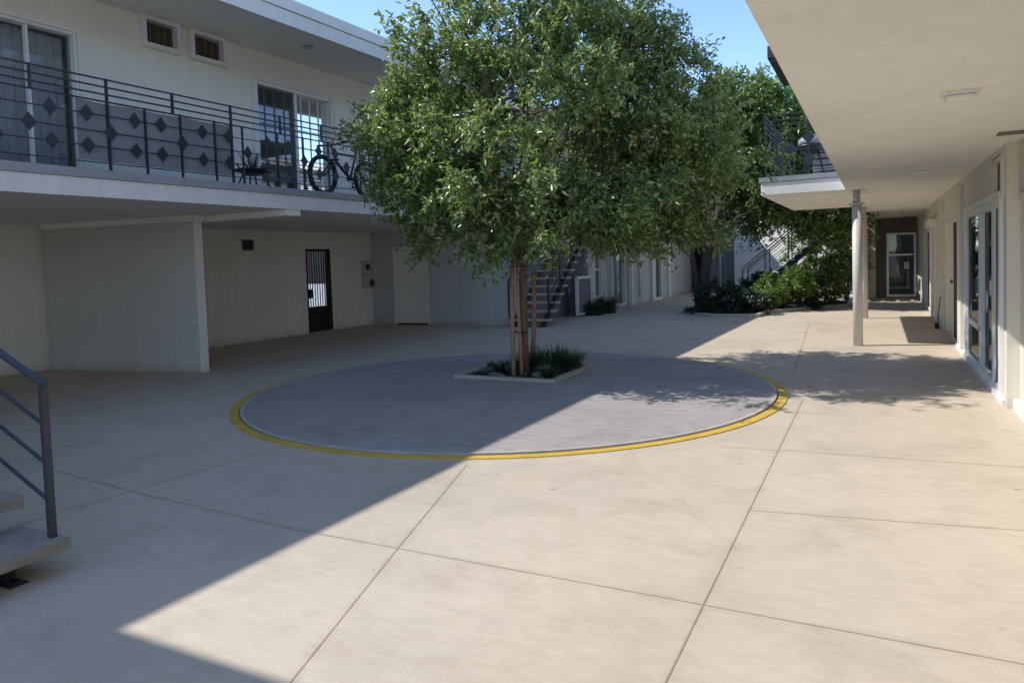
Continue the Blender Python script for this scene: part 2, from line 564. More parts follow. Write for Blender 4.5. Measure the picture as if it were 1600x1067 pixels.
# ------------------------------------------------------------------ light
SDX, SDY = 0.86, 0.27            # shadow offset per metre of height
elev = math.atan2(1, math.hypot(SDX, SDY))
sun = bpy.data.lights.new('sun', 'SUN')
sun.energy = 2.0
sun.angle = math.radians(0.53)
sun.color = (1.0, 0.965, 0.92)
so = bpy.data.objects.new('sun', sun)
COL.objects.link(so)
so.rotation_euler = Vector((SDX, SDY, -1)).to_track_quat('-Z', 'Y').to_euler()
so.location = (-30, -14, 34)
w = bpy.data.worlds.new('World')
scene.world = w
w.use_nodes = True
wn = w.node_tree
wn.nodes.clear()
sky = wn.nodes.new('ShaderNodeTexSky')
sky.sky_type = 'NISHITA'
sky.sun_disc = False
sky.sun_elevation = elev
sky.sun_rotation = math.atan2(-SDX, -SDY)
sky.altitude = 4000
sky.air_density = 1.0
sky.dust_density = 0.0
sky.ozone_density = 2.0
bg = wn.nodes.new('ShaderNodeBackground')
bg.inputs['Strength'].default_value = 0.15
wo = wn.nodes.new('ShaderNodeOutputWorld')
wn.links.new(sky.outputs[0], bg.inputs[0])
wn.links.new(bg.outputs[0], wo.inputs[0])
scene.view_settings.view_transform = 'Standard'
scene.view_settings.look = 'None'
scene.view_settings.exposure = 1.35
scene.view_settings.gamma = 1.0
scene.cycles.use_denoising = True
scene.cycles.max_bounces = 10
scene.cycles.diffuse_bounces = 6
scene.cycles.transparent_max_bounces = 16
scene.cycles.sample_clamp_indirect = 8.0
scene.render.engine = 'CYCLES'

# ------------------------------------------------------------------ ground
bm = nb()
S = 400
bm.faces.new([bm.verts.new(p) for p in ((-S, -S, 0), (S, -S, 0), (S, S, 0), (-S, S, 0))])
struct('courtyard_ground', bm, M['ground'])
CX, CYY, CR = -4.12, 7.872, 3.165


def ring(bm, r0, r1, z0, z1, seg=128):
    vs = [[bm.verts.new((CX + r * math.cos(k * 2 * math.pi / seg), CYY + r * math.sin(k * 2 * math.pi / seg), z)) for k in range(seg)] for r, z in ((r0, z0), (r0, z1), (r1, z1), (r1, z0))]
    for j in range(3):
        for k in range(seg):
            bm.faces.new((vs[j][k], vs[j][(k + 1) % seg], vs[j + 1][(k + 1) % seg], vs[j + 1][k]))


PX0, PX1, PY0, PY1 = -5.12, -3.62, 8.17, 9.66      # tree planter opening (outer edge of its kerb)
bm = nb()
seg = 128
circ = [bm.verts.new((CX + (CR - 0.045) * math.cos(k * 2 * math.pi / seg), CYY + (CR - 0.045) * math.sin(k * 2 * math.pi / seg), 0.023)) for k in range(seg)]
bm.faces.new(circ)
struct('paved_circle', bm, M['pad'])
bm = nb(); ring(bm, CR - 0.045, CR - 0.012, 0.0, 0.024); struct('paving_edge', bm, M['rim'])
bm = nb(); ring(bm, CR - 0.012, CR + 0.003, 0.0, 0.006); struct('paving_joint', bm, M['joint'])
bm = nb(); ring(bm, CR + 0.003, CR + 0.095, 0.0, 0.009); struct('painted_line', bm, M['yellow'])
# planter kerb and soil
bm = nb()
k = 0.09
box(bm, PX0, PX1, PY0, PY0 + k, 0.0, 0.06)
box(bm, PX0, PX1, PY1 - k, PY1, 0.0, 0.06)
box(bm, PX0, PX0 + k, PY0 + k, PY1 - k, 0.0, 0.06)
box(bm, PX1 - k, PX1, PY0 + k, PY1 - k, 0.0, 0.06)
struct('planter_kerb', bm, M['rim'])


def soil(pts, z, name, amp=0.03, n=26):
    """Lumpy soil filling a plan polygon."""
    bm = nb()
    vs = [bm.verts.new((x, y, z)) for x, y in pts]
    bm.faces.new(vs)
    bmesh.ops.triangulate(bm, faces=bm.faces)
    for _ in range(5):
        bmesh.ops.subdivide_edges(bm, edges=[e for e in bm.edges if e.calc_length() > 0.16], cuts=1, use_grid_fill=True)
    for v in bm.verts:
        if not v.is_boundary:
            v.co.z += random.uniform(-0.4, 1) * amp
    return struct(name, bm, M['soil'])


soil([(PX0 + k, PY0 + k), (PX1 - k, PY0 + k), (PX1 - k, PY1 - k), (PX0 + k, PY1 - k)], 0.036, 'planter_soil')
BED = [(-4.75, 19.1), (-3.72, 18.12), (-2.62, 18.2), (-2.5, 19.3), (-2.14, 19.94), (-1.33, 21.0), (-0.72, 21.6), (-0.72, 22.9), (-4.9, 22.9)]
soil(BED, 0.05, 'planting_bed_soil', 0.07)
bm = nb()
for (a, b) in zip(BED, BED[1:] + BED[:1]):
    bar(bm, (a[0], a[1], 0.04), (b[0], b[1], 0.04), 0.1, 0.09)
struct('planting_bed_kerb', bm, M['rim'])
bm = nb()
bm.faces.new([bm.verts.new(p) for p in ((-60, -20, 0.006), (-15.6, -20, 0.006), (-15.6, 60, 0.006), (-60, 60, 0.006))])
struct('driveway', bm, M['asphalt'])


# ------------------------------------------------------------------ windows, doors
def frame_fn(p0, u, n):
    p0, u, n = Vector(p0), Vector(u).normalized(), Vector(n).normalized()

    def F(a, d, z):              # a along the wall, d outward, z up
        return p0 + u * a + n * d + Vector((0, 0, z))
    return F


def corrugated(bm, F, a0, a1, z0, z1, d, amp=0.025, pitch=0.11):
    n = max(6, int((a1 - a0) / pitch * 6))
    lo, hi = [], []
    ph = random.random() * 6
    for i in range(n + 1):
        a = a0 + (a1 - a0) * i / n
        dd = d + amp * (math.sin(a / pitch * 2 * math.pi + ph) + 0.5 * math.sin(a / pitch * 2.7 + ph * 2))
        lo.append(bm.verts.new(F(a, dd, z0)))
        hi.append(bm.verts.new(F(a, dd, z1)))
    for i in range(n):
        bm.faces.new((lo[i], lo[i + 1], hi[i + 1], hi[i])).smooth = True


def glazed(parent, p0, u, n, w, h, name='sliding_door', split=(0.5,), panes=None, back=None, frame='white', fw=0.055, depth=0.10, inset=0.06, trans=(), muntins=(), mw=None, mwide=None, label=None):
    """Framed glazing in an opening w x h whose lower corner at the wall face is p0. Sub-parts: panes, curtain, muntins."""
    F = frame_fn(p0, u, n)
    bm = nb()
    o0, o1 = -inset - depth, 0.012
    box(bm, 0, fw, o0, o1, 0, h, lambda a, d, z: F(a, d, z))
    box(bm, w - fw, w, o0, o1, 0, h, F)
    box(bm, fw, w - fw, o0, o1, h - fw, h, F)
    box(bm, fw, w - fw, o0, o1, 0, fw, F)
    xs = [fw] + [s * w for s in split] + [w - fw]
    if mwide:
        for s in split:
            box(bm, s * w - mwide, s * w + mwide, o0, max(0.006, -inset * 0.3), fw, h - fw, F)
    for s in ([] if mwide else split):
        box(bm, s * w - (mw or fw * 0.55), s * w + (mw or fw * 0.55), o0 if not mw else -inset - 0.03, -inset * 0.3, fw, h - fw, F)
    for (i, z) in trans:
        box(bm, xs[i] + 0.02, xs[i + 1] - 0.02, o0, -inset * 0.3, z - fw * 0.45, z + fw * 0.45, F)
    fr = obj(name, bm, M[frame], parent)
    if label:
        fr['label'] = label
    for i in range(len(xs) - 1):
        g = (panes or ['glass'] * 9)[i]
        if g is None:
            continue
        bm = nb()
        dd = -inset - 0.03 - 0.03 * (i % 2)
        box(bm, xs[i], xs[i + 1], dd - 0.006, dd, fw, h - fw, F)
        obj('pane', bm, M[g], fr)
        if i in muntins:
            bm = nb()
            nx, nz = 4, 6
            for a in range(1, nx):
                x = xs[i] + (xs[i + 1] - xs[i]) * a / nx
                box(bm, x - 0.008, x + 0.008, dd + 0.001, dd + 0.014, fw, h - fw, F)
            for b_ in range(1, nz):
                z = fw + (h - 2 * fw) * b_ / nz
                for a in range(nx):
                    xa, xb = xs[i] + (xs[i + 1] - xs[i]) * a / nx, xs[i] + (xs[i + 1] - xs[i]) * (a + 1) / nx
                    box(bm, xa + 0.008, xb - 0.008, dd + 0.001, dd + 0.013, z - 0.008, z + 0.008, F)
            obj('muntin', bm, M[frame], fr)
        b_ = (back or ['curtain'] * 9)[i]
        bm = nb()
        corrugated(bm, F, xs[i] - 0.02, xs[i + 1] + 0.02, 0.0, h - 0.02, -inset - depth - 0.10 - 0.02 * i, 0.022 if 'blind' not in b_ else 0.004)
        obj('curtain', bm, M[b_], fr)
    return fr


# ------------------------------------------------------------------ left block
LB = thing('apartment_building', (-9.8, 8.0, 0), 'two storey cream apartment block whose long balcony overhangs a shaded carport', 'building')
UL = Vector((LA, 1, 0)).normalized()
NL = Vector((1, -LA, 0)).normalized()
UQ, NQ = Vector((1, 0, 0)), Vector((0, -1, 0))


def lwall(a, y0, y1, z0, z1, holes=(), name='wall', mat='wall', th=0.2):
    bm = nb()
    # u runs +y so that the outward normal is +x; order keeps faces outward after recalculation
    wall(bm, L(a, y0, z0), UL, NL, y1 - y0, z1 - z0, [(h[0] - y0, h[1] - y0, h[2] - z0, h[3] - z0) for h in holes], th)
    return obj(name, bm, M[mat], LB)


AW = -12.53          # carport back wall
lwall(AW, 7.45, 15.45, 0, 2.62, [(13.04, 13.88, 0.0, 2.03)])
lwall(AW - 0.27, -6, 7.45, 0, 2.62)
bm = nb()            # wall with the white service door, facing the camera
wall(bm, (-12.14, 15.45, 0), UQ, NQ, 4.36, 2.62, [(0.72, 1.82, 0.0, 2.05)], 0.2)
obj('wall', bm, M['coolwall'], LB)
lwall(-8.18, 15.65, 18.6, 0, 2.62, mat='bluewall')  # dark tone puts the deep shade of the passage into the colour
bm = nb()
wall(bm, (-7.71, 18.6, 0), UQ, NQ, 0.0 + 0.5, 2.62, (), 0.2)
obj('wall', bm, M['bluewall'], LB)  # return wall darkened in colour for the same passage shade
AF = -7.72
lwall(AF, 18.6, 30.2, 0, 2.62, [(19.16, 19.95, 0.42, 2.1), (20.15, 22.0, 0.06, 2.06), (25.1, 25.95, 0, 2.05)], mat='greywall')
# inside of the carport wall: passage walls behind the security gate
bm = nb()
wall(bm, L(-15.4, 8, 0), UL, NL, 14, 2.449, [(7.4, 9.6, 0.0, 2.25)], 0.2)
obj('wall', bm, M['wall'], LB)
# partition of the carport bays, a little splayed
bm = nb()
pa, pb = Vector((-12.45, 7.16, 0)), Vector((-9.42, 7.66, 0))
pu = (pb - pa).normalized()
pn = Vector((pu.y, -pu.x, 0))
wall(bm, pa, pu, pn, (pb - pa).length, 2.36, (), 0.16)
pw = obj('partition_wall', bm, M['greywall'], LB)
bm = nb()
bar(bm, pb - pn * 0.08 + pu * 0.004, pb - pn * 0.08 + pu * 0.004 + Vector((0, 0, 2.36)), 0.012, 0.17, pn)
obj('skylit_end_skin', bm, M['wall'], pw)  # pale skin added on the end, its sky-lit tone put into the colour
bm = nb()
bar(bm, pa + Vector((0, 0, 2.408)) - pn * 0.08, pb + pu * 0.02 + Vector((0, 0, 2.408)) - pn * 0.08, 0.30, 0.094)
obj('beam', bm, M['soffit'], LB)
bm = nb()
box(bm, AW + 0.003, -7.935, 7.92, 8.2, 2.36, 2.455, L)
obj('beam', bm, M['soffit'], LB)
# balcony slab
bm = nb()
box(bm, -15.6, -7.92, -6, 15.2, 2.45, 2.655, L)
box(bm, -15.6, -6.5, 18.7, 30.2, 2.45, 2.655, L)
box(bm, -15.6, -8.0, 15.2, 18.7, 2.452, 2.653, L)
obj('balcony_slab', bm, M['slabface'], LB)
bm = nb()
box(bm, -15.6, -7.90, -6, 15.21, 2.659, 2.757, L)
box(bm, -15.6, -6.48, 18.69, 30.2, 2.659, 2.757, L)
box(bm, -15.6, -7.98, 15.214, 18.686, 2.66, 2.754, L)
obj('balcony_deck', bm, M['cap'], LB)
# upper storey
AU = -9.74
lwall(AU, -6, 30.2, 2.757, 5.40, [(3.9, 6.09, 2.80, 4.83), (7.08, 7.59, 4.95, 5.29), (7.89, 8.44, 4.95, 5.29), (9.12, 11.05, 2.80, 4.84), (14.2, 16.2, 2.8, 4.88), (20, 22, 2.8, 4.88)])
bm = nb()
wall(bm, L(-15.4, -6, 2.757), UL, NL, 36.2, 2.66, (), 0.2)
obj('wall', bm, M['wall'], LB)
# roof: soffit, fascia in two steps
bm = nb()
box(bm, -15.8, -7.82, -6.3, 30.4, 5.345, 5.42, L)
obj('soffit', bm, M['soffit'], LB)
bm = nb()
box(bm, -7.82, -7.72, -6.3, 30.4, 5.07, 5.275, L)
obj('fascia', bm, M['slabface'], LB)
bm = nb()
box(bm, -15.8, -7.822, -6.3, 30.4, 5.424, 5.44, L)
box(bm, -7.819, -7.69, -6.3, 30.4, 5.282, 5.445, L)
obj('roof_edge', bm, M['slabface'], LB)
# openings upstairs
glazed(LB, L(AU, 3.9, 2.80), UL, NL, 2.19, 2.03, split=(0.28, 0.72), panes=['glass', 'glass', 'glass'], back=['curtain', 'curtain', 'curtain'], fw=0.036, mw=0.014)
d2 = glazed(LB, L(AU, 9.12, 2.80), UL, NL, 1.93, 2.04, split=(0.5,), panes=['glass_sky', 'glass_sky'], back=['bluecurtain', 'blind'], muntins=(0, 1), fw=0.06)
bm = nb()
F = frame_fn(L(AU, 9.12, 2.80), UL, NL)
box(bm, 0.07, 0.93, -0.035, -0.033, 0.06, 1.97, F)
obj('insect_screen', bm, M['insect'], d2)
glazed(LB, L(AU, 14.2, 2.8), UL, NL, 2.0, 2.08, back=['curtain', 'blind'])
glazed(LB, L(AU, 20, 2.8), UL, NL, 2.0, 2.08, back=['curtain', 'curtain'])
# raised trim round the door at the frame edge
bm = nb()
F = frame_fn(L(AU, 3.9, 2.80), UL, NL)
box(bm, 2.195, 2.27, 0.0, 0.03, 0, 2.1, F)
box(bm, -0.08, 2.195, 0.0, 0.03, 2.035, 2.1, F)
obj('door_trim', bm, M['wall'], LB)
F = frame_fn(L(AU, 9.12, 2.80), UL, NL)
bm = nb()
box(bm, -0.07, -0.004, 0.0, 0.03, 0, 2.11, F)
box(bm, 1.934, 2.0, 0.0, 0.03, 0, 2.11, F)
box(bm, -0.004, 1.934, 0.0, 0.03, 2.044, 2.11, F)
obj('door_trim', bm, M['white'], LB)
# openings downstairs, far
F = frame_fn(L(AF, 18.6, 0), UL, NL)
glazed(LB, L(AF, 19.16, 0.42), UL, NL, 0.79, 1.68, name='window', split=(), panes=['glass_dark'], back=['darkblind'], trans=((0, 0.82),), fw=0.06)
glazed(LB, L(AF, 20.15, 0.06), UL, NL, 1.85, 2.0, split=(0.42,), panes=['glass', 'glass_dark'], back=['curtain', 'bluecurtain'], muntins=(0,), fw=0.06)
glazed(LB, L(AF, 25.1, 0.0), UL, NL, 0.85, 2.05, name='door', split=(), panes=['glass_dark'], back=['darkblind'], frame='cream_door', fw=0.08)
bm = nb()
bm.free()
for y in (19.03, 22.35, 24.6, 26.6):
    bm = nb()
    box(bm, AF, AF + 0.12, y - 0.09, y + 0.09, 0.0, 2.449, L)
    obj('pilaster', bm, M['wall'], LB)
bm = nb()           # low framed panel beside the stair
box(bm, AF + 0.002, AF + 0.05, 18.0, 18.9, 0.1, 1.02, L)
obj('low_panel', bm, M['bluewall'], LB)
bm = nb()
for (y0, y1, z0, z1) in ((17.94, 18.0, 0.04, 1.1), (18.9, 18.93, 0.04, 1.1), (18.0, 18.9, 1.02, 1.1), (18.0, 18.9, 0.04, 0.1)):
    box(bm, AF + 0.001, AF + 0.08, y0, y1, z0, z1, L)
obj('panel_frame', bm, M['white'], LB)
# downpipe and small fixings on the far wall
bm = nb()
p = L(AF + 0.05, 23.3, 0.2)
tube(bm, [p, p + Vector((0, 0, 2.2))], 0.035, 8)
obj('downpipe', bm, M['wall'], LB)
# white service door
F = frame_fn((-11.42, 15.45, 0), UQ, NQ)
bm = nb()
box(bm, 0.04, 1.06, -0.075, -0.03, 0.035, 2.01, F)
dr = obj('door', bm, M['cream_door'], LB, 0.004)
bm = nb()
box(bm, 0.0, 0.038, -0.12, 0.012, 0, 2.05, F)
box(bm, 1.062, 1.10, -0.12, 0.012, 0, 2.05, F)
box(bm, 0.038, 1.062, -0.12, 0.012, 2.012, 2.05, F)
obj('door_frame', bm, M['cream_door'], dr)
bm = nb()
c = F(0.98, 0.0, 0.92)
tube(bm, [c + Vector((0, 0.03, 0)), c + Vector((0, -0.035, 0))], 0.012, 8)
tube(bm, [c + Vector((0, -0.035, 0)), c + Vector((-0.1, -0.04, 0))], 0.010, 8)
obj('door_handle', bm, M['alu'], dr)
bm = nb()
tube(bm, [c + Vector((0, 0.03, 0.22)), c + Vector((0, -0.012, 0.22))], 0.024, 10)
obj('deadbolt', bm, M['alu'], dr)
bm = nb()
box(bm, 0.0, 1.1, -0.19, 0.0, 0.001, 0.02, F)
box(bm, 0.0, 1.1, -0.19, -0.13, 0.02, 2.04, F)
obj('door_recess', bm, M['darkhole'], dr)
# security gate in the carport wall
F = frame_fn(L(AW, 13.04, 0), UL, NL)
bm = nb()
for a0, a1, z0, z1 in ((0, 0.05, 0.02, 2.03), (0.79, 0.84, 0.02, 2.03), (0.05, 0.79, 1.97, 2.03), (0.05, 0.79, 0.02, 0.07), (0.70, 0.79, 0.07, 1.97)):
    box(bm, a0, a1, -0.055, 0.004, z0, z1, F)
gate = obj('security_gate', bm, M['black'], LB)
bm = nb()
for i in range(8):
    a = 0.05 + 0.74 * (i + 1) / 9
    box(bm, a - 0.009, a + 0.009, -0.036, -0.016, 0.07, 1.968, F)
obj('gate_bar', bm, M['black'], gate)
bm = nb()
box(bm, 0.06, 0.17, -0.06, 0.015, 0.84, 1.06, F)
obj('lock_box', bm, M['black'], gate, 0.004)
bm = nb()
box(bm, 0.05, 0.79, -0.03, -0.024, 0.07, 0.63, F)
obj('kick_plate', bm, M['black'], gate)

# low white yard wall and dark board fence glimpsed through the gate
bm = nb()
box(bm, -24, -15.9, 19.2, 19.4, 0, 1.0)
tag(rebase(obj('yard_wall', bm, M['pale'])), 'low sunlit white wall glimpsed through the bars of the security gate', 'wall')
bm = nb()
for i in range(50):
    box(bm, -25 + i * 0.2, -24.81 + i * 0.2, 21.0, 21.03, 0, 3.4 + 0.02 * (i % 3))
tag(rebase(obj('board_fence', bm, M['tanboard'])), 'dark board fence behind the low white wall beyond the security gate', 'fence')


# ------------------------------------------------------------------ balcony railings with diamonds
def railing(name, label, F, y0, y1, posts_top, posts_low, d_mid, d_out, rails, low, dsz=(0.078, 0.095), screen=None, mat='iron', group='balcony railings with diamond plates'):
    """F(y, off, z): point of the railing line. rails: heights from top to bottom."""
    t = thing(name, F((y0 + y1) / 2, 0, low), label, 'railing', group)
    for i, z in enumerate(rails):
        bm = nb()
        r = 0.0085 if i < 4 else 0.0058
        bar(bm, F(y0, 0, z), F(y1, 0, z), 2 * r, 2 * r)
        obj('rail', bm, M[mat], t)
    for y in posts_top:
        bm = nb()
        short = isinstance(y, str)
        y = float(y)
        bar(bm, F(y, 0, rails[3] if short else low), F(y, 0, rails[0] + 0.012), 0.026, 0.026, (1, 0, 0))
        obj('post', bm, M[mat], t)
    for y in posts_low:
        bm = nb()
        bar(bm, F(y, 0, low), F(y, 0, rails[3] + 0.012), 0.022, 0.022, (1, 0, 0))
        obj('post', bm, M[mat], t)
    proto = None
    base = t.location
    for (y, zs) in [(y, (rails[5],)) for y in d_mid] + [(y, (rails[4], rails[6])) for y in d_out]:
        for z in zs:
            p = F(y, 0, z)
            if proto is None:
                bm = nb()
                c0 = F(y, 0, z)
                du = (F(y + 1, 0, z) - c0).normalized() * dsz[0]
                dz = Vector((0, 0, dsz[1]))
                off = (F(y, 1, z) - c0).normalized() * 0.0035
                fr_ = [bm.verts.new(c0 + e + off * 3) for e in (du, dz, -du, -dz)]
                bk_ = [bm.verts.new(c0 + e + off * 5) for e in (du, dz, -du, -dz)]
                bm.faces.new(fr_)
                bm.faces.new(bk_[::-1])
                for i in range(4):
                    bm.faces.new((fr_[i], bk_[i], bk_[(i + 1) % 4], fr_[(i + 1) % 4]))
                bmesh.ops.recalc_face_normals(bm, faces=bm.faces)
                proto = obj('diamond_plate', bm, M[mat], t)
                pp = c0.copy()
            else:
                c = proto.copy()
                COL.objects.link(c)
                c.parent = t
                c.location = p - pp
    if screen:
        for (a, b, z0, z1) in screen:
            bm = nb()
            n = 24
            lo, hi = [], []
            for i in range(n + 1):
                y = a + (b - a) * i / n
                o_ = -0.03 + 0.006 * math.sin(i * 1.3)
                sag = 0.015 * abs(math.sin(i / n * math.pi * 3))
                lo.append(bm.verts.new(F(y, o_, z0)))
                hi.append(bm.verts.new(F(y, o_, z1 - sag)))
            for i in range(n):
                bm.faces.new((lo[i], lo[i + 1], hi[i + 1], hi[i])).smooth = True
            obj('shade_cloth', bm, M['screen'], t)
    return t


RZ = [3.785, 3.70, 3.615, 3.535, 3.375, 3.19, 3.02, 2.84]
mid = [4.41, 5.29, 6.22, 7.24, 8.31, 9.25]
outr = [4.63, 5.02, 5.59, 5.93, 6.52, 6.93, 7.6, 8.0, 8.62, 8.99, 9.66]
mid = [4.41 - 0.93 * i for i in (3, 2, 1)] + mid + [10.2, 11.1, 12.0, 12.9, 13.8]
outr = [y - 0.93 * i for i in (2, 1) for y in (4.63, 5.02)] + outr + [10.0, 10.55, 10.9, 11.4, 11.75, 12.3, 12.65]
railing('balcony_railing', 'long dark iron railing with diamond plates along the shaded balcony with the bicycle',
        lambda y, o, z: L(-7.93 - 0.0 + o, y, z), 1.8, 15.1,
        [1.9, '2.75', 3.6, '4.45', 5.27, '6.11', 6.99, '7.87', '8.71', 9.6, '10.5', 11.4, '12.3', 13.2, '14.1', 15.05], [2.3, 3.15, 4.0, 4.85, 5.73, 6.21, 6.72, 7.17, 7.8, 8.31, 8.85, 9.84, 10.9, 11.8, 12.7],
        mid, outr, RZ, 2.757, screen=[(4.93, 7.0, 2.86, 3.53)])

# ------------------------------------------------------------------ bicycle and plant stand on the balcony
BK = thing('bicycle', L(-8.32, 9.7, 2.757), 'dark mountain bicycle with fat tyres parked behind the balcony railing', 'bicycle')
BX = -8.32
fa, ra, R_ = 9.14, 10.24, 0.33
zc = 2.757 + R_ + 0.005
for nm, y in (('wheel', fa), ('wheel', ra)):
    c = L(BX, y, zc)
    bm = nb()
    torus(bm, c, UL, (0, 0, 1), R_ - 0.045, 0.012, 40, 6)
    tube(bm, [c - NL * 0.04, c + NL * 0.04], 0.022, 10)
    for k_ in range(20):
        a = k_ * 2 * math.pi / 20
        tube(bm, [c + NL * (0.025 if k_ % 2 else -0.025), c + (UL * math.cos(a) + Vector((0, 0, 1)) * math.sin(a)) * (R_ - 0.05)], 0.0014, 4, False)
    wh = obj(nm, bm, M['iron'], BK)
    bm = nb()
    torus(bm, c, UL, (0, 0, 1), R_ - 0.036, 0.040, 48, 8)
    obj('tyre', bm, M['black'], wh)
z0 = 2.757
hd0, hd1, bb, st = L(BX, 9.42, z0 + 0.72), L(BX, 9.47, z0 + 0.58), L(BX, 9.80, z0 + 0.32), L(BX, 9.98, z0 + 0.78)
bm = nb()
rax = L(BX, ra, zc)
tube(bm, [hd0 + Vector((0, 0, 0.05)), hd1], 0.024, 10)
tube(bm, [hd0, st - Vector((0, 0.02, 0.06))], 0.018, 8)
tube(bm, [hd1, bb], 0.024, 8)
tube(bm, [bb, st], 0.018, 8)
for s in (-0.05, 0.05):
    tube(bm, [bb + NL * s * 0.6, rax + NL * s], 0.010, 6)
    tube(bm, [st - Vector((0, 0.01, 0.1)) + NL * s * 0.4, rax + NL * s], 0.009, 6)
obj('frame', bm, M['iron'], BK)
bm = nb()
fax = L(BX, fa, zc)
for s in (-0.055, 0.055):
    tube(bm, [fax + NL * s, hd1 + NL * s + Vector((0, -0.03, 0.02))], [0.014, 0.019], 8)
tube(bm, [hd1 - NL * 0.07 + Vector((0, -0.03, 0.03)), hd1 + NL * 0.07 + Vector((0, -0.03, 0.03))], 0.022, 8)
obj('fork', bm, M['iron2'], BK)
bm = nb()
stem = hd0 + Vector((0, -0.07, 0.12))
tube(bm, [hd0 + Vector((0, 0, 0.04)), stem], 0.016, 8)
tube(bm, [stem + NL * 0.34 + Vector((0, 0.05, 0.03)), stem, stem - NL * 0.34 + Vector((0, 0.05, 0.03))], 0.013, 8)
tube(bm, [stem + NL * 0.34 + Vector((0, 0.05, 0.03)), stem + NL * 0.22 + Vector((0, 0.02, 0.02))], 0.019, 8)
tube(bm, [stem - NL * 0.34 + Vector((0, 0.05, 0.03)), stem - NL * 0.22 + Vector((0, 0.02, 0.02))], 0.019, 8)
obj('handlebar', bm, M['black'], BK)
bm = nb()
box(bm, BX - 0.07, BX + 0.07, 9.87, 10.12, z0 + 0.93, z0 + 0.98, L)
bmesh.ops.subdivide_edges(bm, edges=bm.edges, cuts=2, use_grid_fill=True)
for v in bm.verts:
    if v.co.y < 9.95:
        v.co.x = L(BX, v.co.y, 0).x + (v.co.x - L(BX, v.co.y, 0).x) * 0.4
tube(bm, [st, L(BX, 10.02, z0 + 0.94)], 0.014, 8)
obj('saddle', bm, M['black'], BK)
bm = nb()
tube(bm, [bb - NL * 0.06, bb + NL * 0.06], 0.03, 10)
torus(bm, bb + NL * 0.05, UL, (0, 0, 1), 0.085, 0.006, 24, 6)
tube(bm, [bb + NL * 0.07, bb + NL * 0.08 + Vector((0, -0.05, -0.16))], 0.011, 6)
tube(bm, [bb - NL * 0.07, bb - NL * 0.08 + Vector((0, 0.05, 0.16))], 0.011, 6)
bar(bm, bb + NL * 0.08 + Vector((0, -0.05, -0.16)), bb + NL * 0.18 + Vector((0, -0.05, -0.16)), 0.07, 0.02)
bar(bm, bb - NL * 0.08 + Vector((0, 0.05, 0.16)), bb - NL * 0.18 + Vector((0, 0.05, 0.16)), 0.07, 0.02)
obj('crankset', bm, M['black'], BK)

PS = thing('plant_stand', L(-8.25, 7.62, 2.757), 'small dark metal plant stand with twiggy pot behind the balcony railing', 'plant stand')
c = L(-8.25, 7.62, 2.757)
bm = nb()
for a in range(4):
    d = Vector((math.cos(a * 1.571 + 0.6), math.sin(a * 1.571 + 0.6), 0))
    tube(bm, [c + d * 0.24, c + d * 0.14 + Vector((0, 0, 0.2)), c + d * 0.22 + Vector((0, 0, 0.36))], 0.012, 6)
torus(bm, c + Vector((0, 0, 0.20)), (1, 0, 0), (0, 1, 0), 0.15, 0.01, 24, 6)
obj('legs', bm, M['iron'], PS)
bm = nb()
lathe(bm, c + Vector((0, 0, 0.21)), [(0.14, 0.0), (0.27, 0.035), (0.28, 0.05), (0.25, 0.055)], 20)
obj('tray', bm, M['iron'], PS)
bm = nb()
for i in range(26):
    a, r = random.random() * 6.28, random.uniform(0.05, 0.2)
    p = c + Vector((math.cos(a) * r * 0.4, math.sin(a) * r * 0.4, 0.26))
    tube(bm, [p, p + Vector((math.cos(a) * r * 0.5, math.sin(a) * r * 0.5, 0.12)), p + Vector((math.cos(a) * r, math.sin(a) * r, random.uniform(0.15, 0.3)))], [0.006, 0.005, 0.003], 5)
obj('dry_stems', bm, M['bark2'], PS)


# ------------------------------------------------------------------ wall air conditioners
def aircon(loc, u, n, w, h, label, proud=0.10, trim='white', group='air conditioners set in the walls'):
    t = thing('wall_air_conditioner', loc, label, 'air conditioner', group)
    F = frame_fn(loc, u, n)
    bm = nb()
    e = 0.06 if trim == 'white' else 0.05
    box(bm, -e, 0.004, -0.02, proud, -e, h + e, F)
    box(bm, w - 0.004, w + e, -0.02, proud, -e, h + e, F)
    box(bm, 0.004, w - 0.004, -0.02, proud, h - 0.004, h + e, F)
    box(bm, 0.004, w - 0.004, -0.02, proud + 0.01, -e, 0.004, F)
    obj('frame', bm, M[trim], t)
    bm = nb()
    for i in range(15):
        z = 0.02 + (h - 0.04) * i / 14
        bar(bm, F(0.004, -0.035, z), F(w - 0.004, -0.035, z), 0.03, 0.006)
    for i in range(5):
        a = 0.01 + (w - 0.02) * i / 4
        box(bm, a - 0.006, a + 0.006, -0.03, -0.012, 0.005, h - 0.005, F)
    obj('grille', bm, M['grille'], t)
    bm = nb()
    box(bm, 0.003, w - 0.003, -0.14, -0.07, 0.003, h - 0.003, F)
    obj('coil', bm, M['darkhole'], t)
    return t


aircon(L(AU, 7.08, 4.95), UL, NL, 0.51, 0.34, 'brown grilled wall air conditioner in a white frame, nearer the curtained door')
aircon(L(AU, 7.89, 4.95), UL, NL, 0.55, 0.34, 'brown grilled wall air conditioner in a white frame, nearer the gridded glass door')

